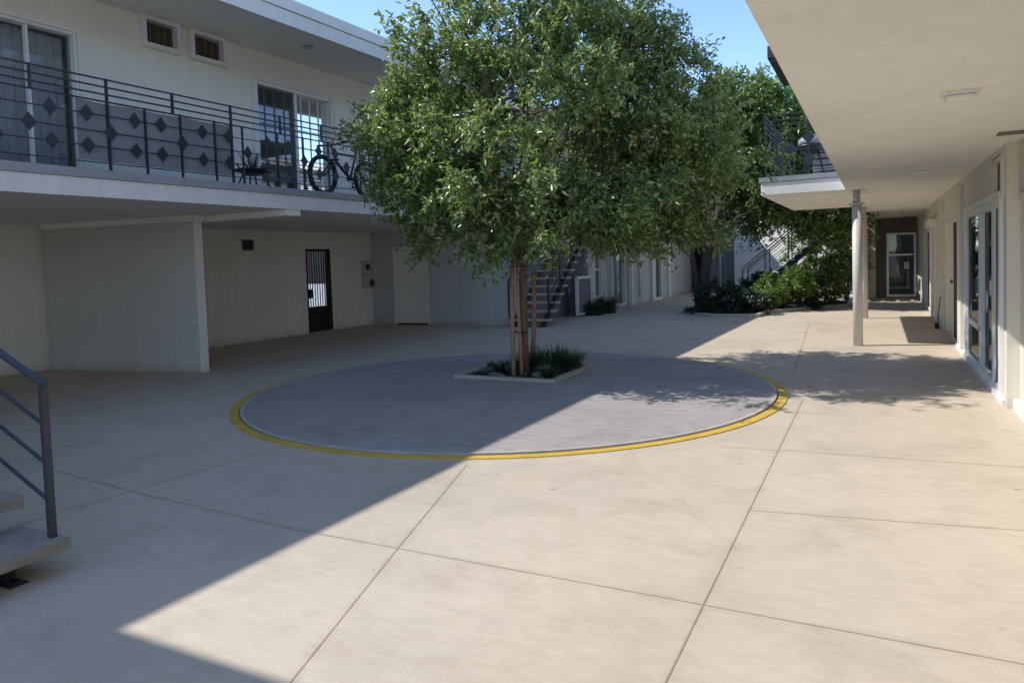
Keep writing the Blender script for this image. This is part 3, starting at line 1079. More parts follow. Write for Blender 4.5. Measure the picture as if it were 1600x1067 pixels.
# ------------------------------------------------------------------ fixtures on the left block
F = frame_fn(L(AW, 15.03, 0.98), UL, NL)
UB = thing('utility_box', L(AW, 15.2, 0.98), 'flat grey electrical cabinet on the carport wall right of the barred gate', 'electrical cabinet')
bm = nb()
box(bm, 0, 0.42, 0, 0.045, 0, 0.74, F)
obj('cabinet', bm, M['panel'], UB, 0.004)
bm = nb()
box(bm, 0.015, 0.405, 0.046, 0.056, 0.015, 0.725, F)
dd = obj('cabinet_door', bm, M['panel'], UB, 0.003)
bm = nb()
box(bm, 0.12, 0.28, 0.0565, 0.062, 0.50, 0.64, F)
obj('meter_window', bm, M['black'], UB)
bm = nb()
lathe(bm, F(0.18, 0.06, 0.40), [(0.018, -0.012), (0.018, 0.012)], 10)
box(bm, 0.19, 0.24, 0.0563, 0.06, 0.38, 0.42, F)
obj('latch', bm, M['alu'], UB)
bm = nb()
box(bm, 0.27, 0.40, 0.0564, 0.10, 0.06, 0.23, F)
obj('switch_box', bm, M['rust'], UB, 0.004)
F = frame_fn(L(AW, 11.16, 2.0), UL, NL)
VG = thing('vent_grille', L(AW, 11.3, 2.0), 'small square dark vent grille high on the carport wall', 'vent')
bm = nb()
for a0, a1, z0_, z1_ in ((0, 0.03, 0, 0.24), (0.29, 0.32, 0, 0.24), (0.03, 0.29, 0.21, 0.24), (0.03, 0.29, 0, 0.03)):
    box(bm, a0, a1, 0, 0.022, z0_, z1_, F)
obj('frame', bm, M['grille'], VG)
bm = nb()
for i in range(7):
    z = 0.045 + i * 0.027
    bar(bm, F(0.03, 0.008, z), F(0.29, 0.008, z), 0.016, 0.005)
obj('slats', bm, M['grille'], VG)
bm = nb(); box(bm, 0.03, 0.29, 0.001, 0.003, 0.03, 0.21, F); obj('backing', bm, M['darkhole'], VG)
bm = nb()
c = Vector((-8.6, 9.5, 5.33))
lathe(bm, c - Vector((0, 0, 0.03)), [(0.05, 0), (0.085, 0.012), (0.085, 0.03)], 20)
tag(rebase(obj('soffit_vent', bm, M['panel'])), 'small round grey fitting under the roof overhang of the carport block', 'vent')

# ------------------------------------------------------------------ courtyard stairs
ST = thing('staircase', (-3.95, 1.7, 0), 'floating pebble tread staircase with slate iron handrail rising at the near corner', 'staircase')


def pebble_tread(x0, x1, y0, y1, z0, z1):
    bm = nb()
    box(bm, x0, x1, y0, y1, z0, z1)
    bmesh.ops.subdivide_edges(bm, edges=bm.edges, cuts=10, use_grid_fill=True)
    for v in bm.verts:
        v.co += Vector((random.uniform(-1, 1), random.uniform(-1, 1), random.uniform(-1, 1))) * 0.0022
    return bm


for i in range(6):
    xn = -3.85 - 0.42 * i
    obj('tread', pebble_tread(xn - 0.46, xn, 1.0, 2.25, 0.12 + 0.175 * i, 0.18 + 0.175 * i), M['terrazzo'], ST, 0.008)
obj('platform', pebble_tread(-7.65, -6.37, 1.0, 2.25, 1.17, 1.23), M['terrazzo'], ST, 0.008)
bm = nb()
for y in (1.25, 2.02):
    bar(bm, (-4.35, y, 0.13), (-6.4, y, 1.05), 0.06, 0.10)
    bar(bm, (-3.93, y, 0.012), (-4.6, y, 0.012), 0.05, 0.016)
    bar(bm, (-6.4, y, 1.1), (-7.6, y, 1.1), 0.06, 0.12)
    tube(bm, [(-3.985, y, 0.0), (-3.985, y, 0.12)], 0.016, 10)
    bar(bm, (-4.4, y, 0.0), (-4.4, y, 0.2), 0.04, 0.04, (1, 0, 0))
    box(bm, -4.05, -3.92, y - 0.045, y + 0.045, 0.0, 0.007)
    for x in (-6.5, -7.5):
        bar(bm, (x, y, 0), (x, y, 1.05), 0.06, 0.06, (1, 0, 0))
obj('stringer', bm, M['iron'], ST)
sl = 0.41
bm = nb()
py = 2.215
bar(bm, (-3.955, py, 0.175), (-3.955, py, 0.985), 0.036, 0.030, (1, 0, 0))
obj('post', bm, M['iron2'], ST)
bm = nb()
bar(bm, (-6.475, py, 1.225), (-6.475, py, 2.02), 0.045, 0.045, (1, 0, 0))
obj('post', bm, M['iron2'], ST)
for j, z in enumerate((1.0, 0.79, 0.58, 0.38)):
    bm = nb()
    x0 = -3.94 if j == 0 else -3.975
    bar(bm, (x0, py, z), (-6.48, py, z + sl * (x0 + 6.48)), 0.040 if j == 0 else 0.015, 0.022 if j == 0 else 0.015)
    obj('handrail' if j == 0 else 'rail', bm, M['iron2'], ST, 0.004 if j == 0 else 0.0)


def open_stair(name, label, F, width, n, rise, run, rail_sides, mat_tread, mat_iron, thick=0.05):
    """Straight open-riser flight. F(s, w, z): s along the run, w across."""
    t = thing(name, F(0, width / 2, 0), label, 'staircase', None)
    for i in range(n):
        bm = nb()
        box(bm, i * run, i * run + run + 0.05, 0.0, width, (i + 1) * rise - thick, (i + 1) * rise, F)
        obj('tread', bm, M[mat_tread], t, 0.004)
    bm = nb()
    for wv in (width * 0.14, width * 0.86):
        bar(bm, F(0.0, wv, 0.0), F(n * run, wv, n * rise - thick - 0.06), 0.07, 0.14)
    obj('stringer', bm, M[mat_iron], t)
    for wv in rail_sides:
        for i in range(0, n, 3):
            bm = nb()
            bar(bm, F(i * run + 0.1, wv, (i + 1) * rise - thick), F(i * run + 0.1, wv, (i + 1) * rise + 0.9), 0.035, 0.035, (1, 0, 0))
            obj('post', bm, M[mat_iron], t)
        for j, h in enumerate((0.92, 0.83, 0.74, 0.5, 0.3, 0.12)):
            bm = nb()
            bar(bm, F(0.1, wv, rise + h), F(n * run, wv, n * rise + rise + h - rise), 0.03 if j == 0 else 0.016, 0.03 if j == 0 else 0.016)
            obj('rail', bm, M[mat_iron], t)
    return t


open_stair('staircase', 'dark open riser staircase against the shaded wall behind the staked tree', lambda s, w_, z: Vector((-7.92 + w_ + 0.0, 15.15 + s, z)), 1.08, 14, 0.189, 0.245, (0.02, 1.06), 'rim', 'iron')
open_stair('staircase', 'pale tread staircase climbing past the far shrubs to the upper landing', lambda s, w_, z: Vector((-3.85 + s, 23.2 + w_, z)), 1.1, 14, 0.193, 0.225, (0.03, 1.07), 'slabface', 'iron2')

# ------------------------------------------------------------------ right block
RB = thing('apartment_building', (1.12, 12.0, 0), 'warm beige two storey block with a deep soffit over the sunlit walkway', 'building')
UR, NR = Vector((0, 1, 0)), Vector((-1, 0, 0))
XR = 1.12


def rwall(x, y0, y1, z0, z1, holes=(), name='wall', mat='wall_r', th=0.2):
    bm = nb()
    wall(bm, (x, y0, z0), UR, NR, y1 - y0, z1 - z0, [(h[0] - y0, h[1] - y0, h[2] - z0, h[3] - z0) for h in holes], th)
    return obj(name, bm, M[mat], RB)


rwall(XR + 0.08, -6, 8.16, 0, 2.52, [(7.40, 8.02, 2.02, 2.40), (2.0, 4.0, 0.05, 2.0)])
rwall(XR, 8.27, 25.7, 0, 2.52, [(8.66, 11.72, 0.03, 2.03), (8.54, 9.04, 2.07, 2.41), (13.0, 15.0, 0.06, 2.0), (17.55, 18.5, 0.04, 1.98), (19.6, 21.8, 0.04, 2.0)])
bm = nb()
box(bm, XR - 0.025, XR + 0.26, 8.16, 8.27, 0.0, 2.519)
obj('pilaster', bm, M['wall_r'], RB)
bm = nb()
for y in (12.25, 15.62):
    box(bm, XR - 0.045, XR - 0.001, y - 0.05, y + 0.05, 0.0, 2.449)
box(bm, XR - 0.03, XR - 0.001, 8.28, 25.6, 2.45, 2.519)
obj('wall_trim', bm, M['wall_r'], RB)
bm = nb()
box(bm, XR - 0.05, XR - 0.002, 8.28, 12.9, 0.0, 0.06)
box(bm, XR + 0.02, XR + 0.078, -6, 8.158, 0.0, 0.10)
obj('sill', bm, M['white'], RB)
# main glazed unit
gu = glazed(RB, (XR, 8.66, 0.03), UR, NR, 3.06, 2.0, split=(0.185, 0.555), panes=['glass_dark', 'glass_dark', 'glass_dark'], back=['curtain', 'darkblind', 'darkblind'], trans=((2, 0.52),), fw=0.085, depth=0.08, inset=-0.025, mwide=0.11)
bm = nb()
for z in (0.95,):
    tube(bm, [(XR - 0.04, 9.40, z - 0.12), (XR - 0.04, 9.40, z + 0.12)], 0.014, 8)
obj('door_handle', bm, M['alu'], gu)
bm = nb()
for y, r in ((8.60, 0.03), (11.78, 0.03)):
    box(bm, XR - 0.035, XR - 0.002, y - 0.055, y + 0.055, 0.062, 2.10)
box(bm, XR - 0.035, XR - 0.002, 8.66, 11.72, 2.035, 2.10)
obj('door_trim', bm, M['white'], RB)
# door recess: near-flush dark panel puts the shade of the opening into colour
bm = nb()
F = frame_fn((XR, 13.0, 0.06), UR, NR)
box(bm, 0.05, 0.9, -0.06, -0.012, 0, 1.89, F)
dr = obj('door', bm, M['darkblind'], RB)
bm = nb()
box(bm, 0.9, 1.95, -0.06, -0.004, 0, 1.89, F)
obj('door', bm, M['wall_r'], RB)
bm = nb()
box(bm, 0.0, 0.05, -0.10, 0.015, 0, 1.94, F)
box(bm, 1.95, 2.0, -0.10, 0.015, 0, 1.94, F)
box(bm, 0.05, 1.95, -0.099, 0.015, 1.89, 1.94, F)
obj('door_frame', bm, M['white'], dr)
bm = nb()
tube(bm, [F(0.97, -0.03, 0.92), F(0.97, 0.03, 0.92)], 0.028, 10)
obj('door_knob', bm, M['iron'], dr)
glazed(RB, (XR, 17.55, 0.04), UR, NR, 0.95, 1.94, name='door', split=(), panes=['glass_dark'], back=['darkblind'], frame='white', fw=0.09, inset=-0.025)
glazed(RB, (XR, 19.6, 0.04), UR, NR, 2.2, 1.96, split=(0.5,), panes=['glass_dark', 'glass_dark'], back=['brown', 'brown'], frame='white', fw=0.07, inset=-0.025)
bm = nb()
box(bm, XR - 0.16, XR - 0.002, 17.3, 18.7, 1.99, 2.14)
obj('door_hood', bm, M['white'], RB)
bm = nb()
box(bm, XR - 0.05, XR - 0.002, 17.38, 17.52, 0.0, 1.985)
obj('door_trim', bm, M['white'], RB)
bm = nb()
box(bm, XR - 0.05, XR - 0.002, 18.52, 18.62, 0.0, 1.985)
obj('door_trim', bm, M['white'], RB)
glazed(RB, (XR + 0.08, 2.0, 0.05), UR, NR, 2.0, 1.95, back=['curtain', 'darkblind'])
# end wall of the walkway
bm = nb()
wall(bm, (-0.04, 25.7, 0), UQ, NQ, 1.16, 2.52, [(0.31, 1.13, 0.03, 2.04)], 0.2)
obj('end_wall', bm, M['brown'], RB)
glazed(RB, (0.27, 25.7, 0.03), UQ, NQ, 0.82, 2.01, name='door', split=(), panes=['glass'], back=['bluecurtain'], trans=((0, 1.32),), frame='alu', fw=0.06)
bm = nb()
box(bm, -0.38, -0.04, 25.35, 25.95, 0, 2.519)
obj('pilaster', bm, M['wall_r'], RB)
# slab over the walkway and the projecting landing
bm = nb()
box(bm, -0.44, 1.6, -6, 12.7, 2.52, 2.74)
box(bm, -0.44, 1.6, 17.9, 26.2, 2.52, 2.74)
box(bm, -1.73, 1.6, 12.7, 17.9, 2.521, 2.739)
obj('balcony_slab', bm, M['soffit'], RB, 0.012)
bm = nb()
box(bm, -0.46, 1.6, -6, 12.68, 2.743, 2.82)
box(bm, -0.46, 1.6, 17.92, 26.2, 2.743, 2.82)
box(bm, -1.76, 1.6, 12.68, 17.92, 2.743, 2.822)
obj('balcony_deck', bm, M['cap'], RB)
bm = nb()
wall(bm, (XR + 0.1, -6, 2.822), UR, NR, 32.2, 2.53, [(7, 9, 0.05, 2.05), (12, 14, 0.05, 2.05), (20, 22, 0.05, 2.05)], 0.2)
obj('wall', bm, M['pale'], RB)
for y in (1.0, 6.0, 14.0):
    glazed(RB, (XR + 0.1, y, 2.872), UR, NR, 2.0, 2.0)
bm = nb()
box(bm, 0.7, 8.0, -6.2, 26.4, 5.36, 5.6)
obj('roof', bm, M['slabface'], RB)
bm = nb()
box(bm, -1.88, 0.697, 15.0, 17.4, 5.36, 5.60)
box(bm, -1.84, 1.215, 15.04, 17.36, 5.29, 5.355)
obj('landing_roof', bm, M['roofing'], RB)
bm = nb()
box(bm, 7.6, 8.0, -6, 26.2, 0, 5.35)
obj('wall', bm, M['wall_r'], RB)
# columns under the slab edge
for y in (12.9, 18.0):
    bm = nb()
    x = -0.285 if y < 15 else -0.255
    r = 0.073 if y < 15 else 0.068
    lathe(bm, (x, y, 0.0), [(r, 0.0), (r, 2.30)], 24)
    lathe(bm, (x, y, 2.3), [(r * 0.75, 0.0), (r * 0.75, 0.219)], 16)
    cl = obj('column', bm, M['galv'], RB)
    bm = nb()
    lathe(bm, (x, y, 2.285), [(r + 0.004, 0), (r + 0.045, 0.004), (r + 0.045, 0.03), (r + 0.004, 0.034)], 24)
    bar(bm, (x, y, 2.47), (x + 0.17, y, 2.48), 0.05, 0.02)
    obj('column_collar', bm, M['alu'], cl)

# landing railing
LR = railing('balcony_railing', 'short iron railing with diamond plates on the raised landing above the column',
             lambda s, o, z: Vector((-1.66 + s, 12.76 - o, z)), 0.0, 1.35, [0.0, 0.67, 1.32], [0.2], [0.42, 0.92], [0.2, 0.68, 1.15], [r + 0.06 for r in RZ], 2.822, dsz=(0.10, 0.115))
for i, z in enumerate([r + 0.06 for r in RZ]):
    bm = nb()
    r = 0.0085 if i < 4 else 0.0058
    bar(bm, (-1.66, 12.78, z), (-1.66, 17.8, z), 2 * r, 2 * r)
    obj('rail', bm, M['iron'], LR)
for y in (13.9, 15.1, 16.4, 17.7):
    bm = nb()
    bar(bm, (-1.66, y, 2.822), (-1.66, y, RZ[0] + 0.07), 0.026, 0.026, (1, 0, 0))
    obj('post', bm, M['iron'], LR)
pr = [x for x in bpy.data.objects if x.parent == LR and x.name.startswith('diamond_plate')]
for y in (13.3, 14.3, 15.3, 16.3, 17.3):
    for z in (RZ[4], RZ[6]):
        bm = nb()
        cc = Vector((-1.66, y, z + 0.06))
        fr_ = [bm.verts.new(cc + Vector(e)) for e in ((0.012, 0.09, 0), (0.012, 0, 0.11), (0.012, -0.09, 0), (0.012, 0, -0.11))]
        bk_ = [bm.verts.new(v.co + Vector((0.006, 0, 0))) for v in fr_]
        bm.faces.new(fr_); bm.faces.new(bk_[::-1])
        for i in range(4):
            bm.faces.new((fr_[i], bk_[i], bk_[(i + 1) % 4], fr_[(i + 1) % 4]))
        obj('diamond_plate', bm, M['iron'], LR)
# things kept on the landing
KG = thing('kettle_grill', (-1.0, 13.4, 2.822), 'small grey lidded kettle grill standing on the raised landing', 'grill')
c = Vector((-1.0, 13.4, 2.822))
bm = nb()
for a in range(3):
    d = Vector((math.cos(a * 2.094), math.sin(a * 2.094), 0))
    tube(bm, [c + d * 0.22, c + d * 0.12 + Vector((0, 0, 0.45))], 0.012, 6)
obj('leg', bm, M['iron'], KG)
bm = nb()
lathe(bm, c + Vector((0, 0, 0.4)), [(0.05, 0), (0.16, 0.05), (0.21, 0.13), (0.21, 0.16)], 20)
obj('bowl', bm, M['iron'], KG)
bm = nb()
lathe(bm, c + Vector((0, 0, 0.565)), [(0.212, 0), (0.19, 0.09), (0.11, 0.16), (0.03, 0.18)], 20)
lathe(bm, c + Vector((0, 0, 0.75)), [(0.02, 0), (0.03, 0.02), (0.02, 0.035)], 10)
obj('lid', bm, M['cap'], KG)
SB = thing('storage_box', (-0.75, 13.75, 2.822), 'grey slatted storage bench behind the landing railing', 'storage box')
bm = nb()
for i in range(4):
    box(bm, -0.98, -0.5, 13.55, 13.9, 2.83 + i * 0.11, 2.92 + i * 0.11)
obj('slats', bm, M['cap'], SB, 0.006)
bm = nb()
box(bm, -1.0, -0.48, 13.53, 13.92, 3.27, 3.31)
obj('lid', bm, M['panel'], SB, 0.006)

aircon((XR, 8.54, 2.07), UR, NR, 0.50, 0.34, 'brown grilled air conditioner above the glazed door, beside the near pilaster', 0.03, 'wall_r')
aircon((XR + 0.08, 7.40, 2.02), UR, NR, 0.62, 0.38, 'brown grilled air conditioner on the blank wall nearest the viewer', 0.03, 'wall_r')


# ------------------------------------------------------------------ lights under the soffit, camera, notice, lamp, broom
def ceiling_light(x, y, label):
    t = thing('ceiling_light', (x, y, 2.52), label, 'ceiling light', 'soffit lights over the walkway')
    bm = nb()
    box(bm, x - 0.10, x + 0.10, y - 0.08, y + 0.08, 2.50, 2.519)
    obj('base_plate', bm, M['white'], t)
    bm = nb()
    box(bm, x - 0.082, x + 0.082, y - 0.055, y + 0.055, 2.465, 2.50)
    obj('diffuser', bm, M['lens'], t, 0.012)
    return t


cl0 = ceiling_light(0.47, 5.27, 'small rectangular soffit light nearest the viewer over the walkway')
dup(cl0, (0.48, 10.2, 2.52), 'small rectangular soffit light between the near light and the first column')
dup(cl0, (0.50, 22.5, 2.52), 'small soffit light in front of the brown end wall')
bm = nb()
box(bm, 0.93, 1.16, 7.34, 7.50, 2.505, 2.519)
tag(rebase(obj('ceiling_vent', bm, M['grille'], None, 0.003)), 'thin dark vent strip in the soffit above the near wall', 'vent')
SC = thing('wall_lamp', (-0.26, 25.30, 2.08), 'small white wall lamp on the pilaster left of the walkway end door', 'lamp')
bm = nb(); box(bm, -0.32, -0.2, 25.30, 25.349, 2.02, 2.2); obj('bracket', bm, M['galv'], SC)
bm = nb(); lathe(bm, (-0.26, 25.26, 2.05), [(0.05, 0), (0.09, 0.05), (0.09, 0.16), (0.04, 0.22)], 14); obj('shade', bm, M['lens'], SC)
bm = nb()
box(bm, 0.76, 0.90, 25.725, 25.7285, 0.90, 1.12)
tag(rebase(obj('paper_notice', bm, M['paper'])), 'white paper notice taped inside the glass of the walkway end door', 'notice')
CM = thing('security_camera', (-0.30, 12.70, 2.36), 'small security camera fixed at the top of the nearer white column', 'camera')
bm = nb(); lathe(bm, (-0.285, 12.79, 2.42), [(0.03, 0), (0.03, 0.04)], 12); bar(bm, (-0.285, 12.79, 2.42), (-0.285, 12.74, 2.40), 0.015, 0.015); obj('bracket', bm, M['alu'], CM)
bm = nb(); tube(bm, [(-0.285, 12.80, 2.40), (-0.30, 12.66, 2.375)], 0.028, 12); obj('body', bm, M['panel'], CM)
BR = thing('broom', (1.03, 15.9, 0.0), 'small dark broom leaning on the walkway wall beyond the door recess', 'broom')
bm = nb(); tube(bm, [(1.02, 15.9, 0.09), (1.08, 15.9, 0.62)], 0.008, 8); obj('handle', bm, M['iron'], BR)
bm = nb(); box(bm, 0.98, 1.05, 15.82, 15.99, 0.0, 0.10); obj('bristles', bm, M['black'], BR, 0.01)

# ------------------------------------------------------------------ far block
FB = thing('apartment_building', (-3.0, 30.5, 0), 'far shaded block closing the courtyard behind the trees and stairs', 'building')
bm = nb()
wall(bm, (-7.2, 30.2, 0), UQ, NQ, 2.1, 5.4, [(0.1, 0.95, 0.02, 2.0)], 0.2)
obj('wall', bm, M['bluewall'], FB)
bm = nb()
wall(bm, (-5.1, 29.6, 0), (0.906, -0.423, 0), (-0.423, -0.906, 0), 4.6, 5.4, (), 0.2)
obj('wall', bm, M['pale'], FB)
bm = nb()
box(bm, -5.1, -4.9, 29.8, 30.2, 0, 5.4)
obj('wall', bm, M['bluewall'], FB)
bm = nb()
box(bm, -8.5, 5.0, 29.2, 37, 5.41, 5.65)
obj('roof', bm, M['slabface'], FB)
bm = nb()
F = frame_fn((-7.1, 30.2, 0.02), UQ, NQ)
for a0, a1, z0_, z1_ in ((0, 0.05, 0, 1.98), (0.8, 0.85, 0, 1.98), (0.05, 0.8, 1.92, 1.98), (0.05, 0.8, 0, 0.06)):
    box(bm, a0, a1, -0.06, -0.01, z0_, z1_, F)
g2 = obj('security_gate', bm, M['black'], FB)
bm = nb()
for i in range(7):
    a = 0.05 + 0.75 * (i + 1) / 8
    box(bm, a - 0.01, a + 0.01, -0.04, -0.02, 0.06, 1.92, F)
obj('gate_bar', bm, M['black'], g2)
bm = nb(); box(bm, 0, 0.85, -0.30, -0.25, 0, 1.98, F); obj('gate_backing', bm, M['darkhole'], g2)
bm = nb()
tube(bm, [(-5.75, 30.14, 0), (-5.75, 30.14, 5.3)], 0.05, 10)
obj('downpipe', bm, M['pale'], FB)

# unseen sun blocker behind the viewer, only as wide as its shadow needs (its roof edge throws the shadow at the foot of the picture)
NB_ = thing('apartment_building', (-9.0, -3.0, 0), 'unseen beige block added behind the viewer, shaped to throw its roof shadow into the courtyard', 'building')
bm = nb()
wall(bm, (-12.0, -1.2, 0), UQ, Vector((0, 1, 0)), 5.4, 5.35, [(1, 3, 0.05, 2.05), (1.5, 3.5, 2.8, 4.85)], 0.2)
obj('wall', bm, M['wall'], NB_)
bm = nb(); box(bm, -12.0, -6.3, -6.0, 0.46, 5.36, 5.5); obj('roof', bm, M['slabface'], NB_)


# ------------------------------------------------------------------ leaves
def leaves_mesh(name, pos, dirs, nrm, length, width, mat, parent=None, fold=0.18, curl=0.12):
    """One mesh of many small pointed leaves (4 corners, two folded faces each)."""
    n = len(pos)
    d = dirs / (np.linalg.norm(dirs, axis=1, keepdims=True) + 1e-9)
    s = np.cross(d, nrm)
    s /= (np.linalg.norm(s, axis=1, keepdims=True) + 1e-9)
    nn = np.cross(s, d)
    ln = length[:, None]
    wd = width[:, None]
    v = np.empty((n, 4, 3))
    v[:, 0] = pos
    v[:, 1] = pos + d * ln * 0.48 + s * wd * 0.5 + nn * wd * fold
    v[:, 2] = pos + d * ln - nn * ln * curl
    v[:, 3] = pos + d * ln * 0.48 - s * wd * 0.5 + nn * wd * fold
    idx = (np.arange(n)[:, None] * 4 + np.array([[0, 1, 2, 0, 2, 3]])).reshape(-1)
    me = bpy.data.meshes.new(name)
    root = parent
    if root is not None:
        while root.parent:
            root = root.parent
        v = v - np.array(root.location)
    me.vertices.add(n * 4)
    me.vertices.foreach_set('co', v.reshape(-1).astype(np.float32))
    me.loops.add(n * 6)
    me.loops.foreach_set('vertex_index', idx.astype(np.int32))
    me.polygons.add(n * 2)
    me.polygons.foreach_set('loop_start', (np.arange(n * 2) * 3).astype(np.int32))
    me.polygons.foreach_set('loop_total', np.full(n * 2, 3, np.int32))
    me.update(calc_edges=True)
    me.validate()
    me.materials.append(mat)
    o = bpy.data.objects.new(name, me)
    COL.objects.link(o)
    if parent is not None:
        o.parent = parent
    return o


def unit(v):
    return v / (np.linalg.norm(v, axis=-1, keepdims=True) + 1e-9)


def crown_points(lobes, n, shell=0.55):
    """Cluster centres spread through a union of ellipsoids, denser toward the outside. lobes: (centre, radii, weight)."""
    wts = np.array([l[2] for l in lobes], float)
    wts /= wts.sum()
    pick = rng.choice(len(lobes), n, p=wts)
    out = np.empty((n, 3))
    dirs = unit(rng.normal(size=(n, 3)))
    rad = np.where(rng.random(n) < shell, rng.uniform(0.72, 1.0, n), rng.random(n) ** 0.45 * 0.9)
    for i in range(n):
        c, r, _ = lobes[pick[i]]
        out[i] = np.array(c) + dirs[i] * np.array(r) * rad[i]
    return out


def foliage(parent, name, centres, core, per, spread, llen, lwid, mat, droop=0.35, up_bias=0.45):
    """Leaves set along twigs that leave each cluster centre outward."""
    P, D, Nn = [], [], []
    core = np.array(core)
    for c in centres:
        k = rng.integers(int(per * 0.6), int(per * 1.4))
        outd = unit(c - core)
        nt_ = max(3, k // 11)
        td = unit(outd * 0.9 + rng.normal(size=(nt_, 3)) * 0.75 + np.array([0, 0, 0.15]))
        tl = rng.uniform(0.5, 1.25, nt_) * spread
        ti = rng.integers(0, nt_, k)
        s = rng.random(k) ** 0.8
        pos = c + td[ti] * (tl[ti] * s)[:, None] + rng.normal(size=(k, 3)) * spread * 0.05
        pos[:, 2] -= droop * spread * s ** 2
        ang = unit(td[ti] * 0.55 + rng.normal(size=(k, 3)) * 0.62 + np.array([0, 0, -0.12]))
        nr = unit(rng.normal(size=(k, 3)) * 0.62 + np.array([-0.40, -0.22, up_bias + 0.05]) + outd * 0.35)
        P.append(pos); D.append(ang); Nn.append(nr)
    P, D, Nn = np.concatenate(P), np.concatenate(D), np.concatenate(Nn)
    n = len(P)
    return leaves_mesh(name, P, D, Nn, rng.uniform(0.7, 1.3, n) * llen, rng.uniform(0.75, 1.25, n) * lwid, mat, parent)


def limbs(bm, start, r0, targets, sag=0.15):
    start = Vector(start)
    for t in targets:
        t = Vector(t)
        mid_ = start.lerp(t, 0.5) + Vector((random.uniform(-1, 1), random.uniform(-1, 1), 0.6)) * (t - start).length * 0.10
        tube(bm, [start, start.lerp(mid_, 0.5) + Vector((random.uniform(-.03, .03), random.uniform(-.03, .03), 0.02)), mid_, mid_.lerp(t, 0.5), t], [r0, r0 * 0.85, r0 * 0.62, r0 * 0.42, r0 * 0.16], 7)


def twigs(bm, cores, centres, r=0.008):
    cores = [Vector(c) for c in cores]
    for c in centres:
        c = Vector(c)
        b = min(cores, key=lambda q: (q - c).length)
        m_ = b.lerp(c, 0.55) + Vector((random.uniform(-1, 1), random.uniform(-1, 1), random.uniform(-0.3, 0.8))) * 0.10
        tube(bm, [b, m_, c], [r * 1.5, r, r * 0.4], 4, False)


# main courtyard tree
TB = (-4.27, 8.62, 0.04)
T1 = thing('courtyard_tree', TB, 'large glossy leaved tree held by wooden stakes in the middle of the grey circle', 'tree')
lobes = [((-4.05, 8.75, 3.35), (1.75, 1.75, 1.35), 5), ((-4.15, 8.7, 4.5), (1.45, 1.45, 1.0), 3), ((-5.25, 8.25, 3.2), (0.95, 0.95, 1.0), 2),
         ((-2.95, 9.3, 3.05), (0.95, 0.95, 1.05), 2.2), ((-4.35, 8.35, 2.35), (1.35, 1.2, 0.65), 2.4), ((-3.1, 9.2, 2.3), (1.0, 0.9, 0.55), 1.5),
         ((-3.0, 9.2, 4.3), (0.7, 0.7, 0.65), 1.2), ((-5.0, 8.3, 4.45), (0.7, 0.7, 0.7), 1.1), ((-4.0, 8.9, 5.4), (1.5, 1.4, 0.6), 2.0), ((-3.6, 9.8, 4.2), (1.05, 0.95, 1.0), 1.4), ((-2.6, 9.45, 3.5), (0.6, 0.7, 0.8), 1.0), ((-3.6, 10.1, 3.0), (1.2, 0.8, 0.8), 1.3), ((-5.38, 8.0, 3.15), (0.62, 0.65, 0.85), 1.7), ((-5.2, 8.1, 2.5), (0.6, 0.6, 0.4), 1.1), ((-2.5, 9.5, 2.5), (0.75, 0.8, 0.6), 1.4), ((-2.15, 9.75, 3.1), (0.6, 0.7, 0.7), 1.2), ((-3.75, 8.9, 2.12), (1.6, 1.25, 0.33), 2.0)]
cl_ = crown_points(lobes, 325, 0.70)
cen = np.concatenate([c + rng.normal(size=(4, 3)) * np.array([0.17, 0.17, 0.13]) for c in cl_])
cen = cen[(cen[:, 2] > 1.72)]
bm = nb()
tube(bm, [TB, (-4.27, 8.63, 0.5), (-4.25, 8.62, 1.1), (-4.26, 8.62, 1.6), (-4.24, 8.63, 1.85)], [0.085, 0.062, 0.055, 0.053, 0.056], 12)
fork = Vector((-4.24, 8.63, 1.80))
tg = [(-4.55, 8.5, 2.9), (-4.0, 8.75, 3.0), (-4.3, 8.9, 3.1), (-3.7, 8.7, 2.6), (-4.75, 8.75, 2.6)]
limbs(bm, fork, 0.05, tg)
ends = [(-5.2, 8.3, 3.4), (-2.9, 9.3, 3.3), (-4.1, 8.7, 4.6), (-4.9, 8.3, 4.4), (-3.1, 9.2, 4.2), (-4.3, 8.0, 3.5), (-3.9, 9.7, 3.6), (-3.2, 9.0, 2.5), (-5.2, 8.1, 2.6), (-4.1, 8.7, 5.2), (-4.2, 7.9, 2.5)]
for e in ends:
    s_ = min([Vector(t) for t in tg], key=lambda q: (q - Vector(e)).length)
    limbs(bm, s_, 0.028, [e])
twigs(bm, tg + ends + [(-4.1, 8.75, 3.8), (-4.4, 8.4, 2.3)], cen[::3], 0.010)
obj('trunk', bm, M['bark'], T1)
foliage(T1, 'crown', cen, (-4.05, 8.75, 3.3), 98, 0.36, 0.086, 0.034, M['leaf'], droop=0.18)
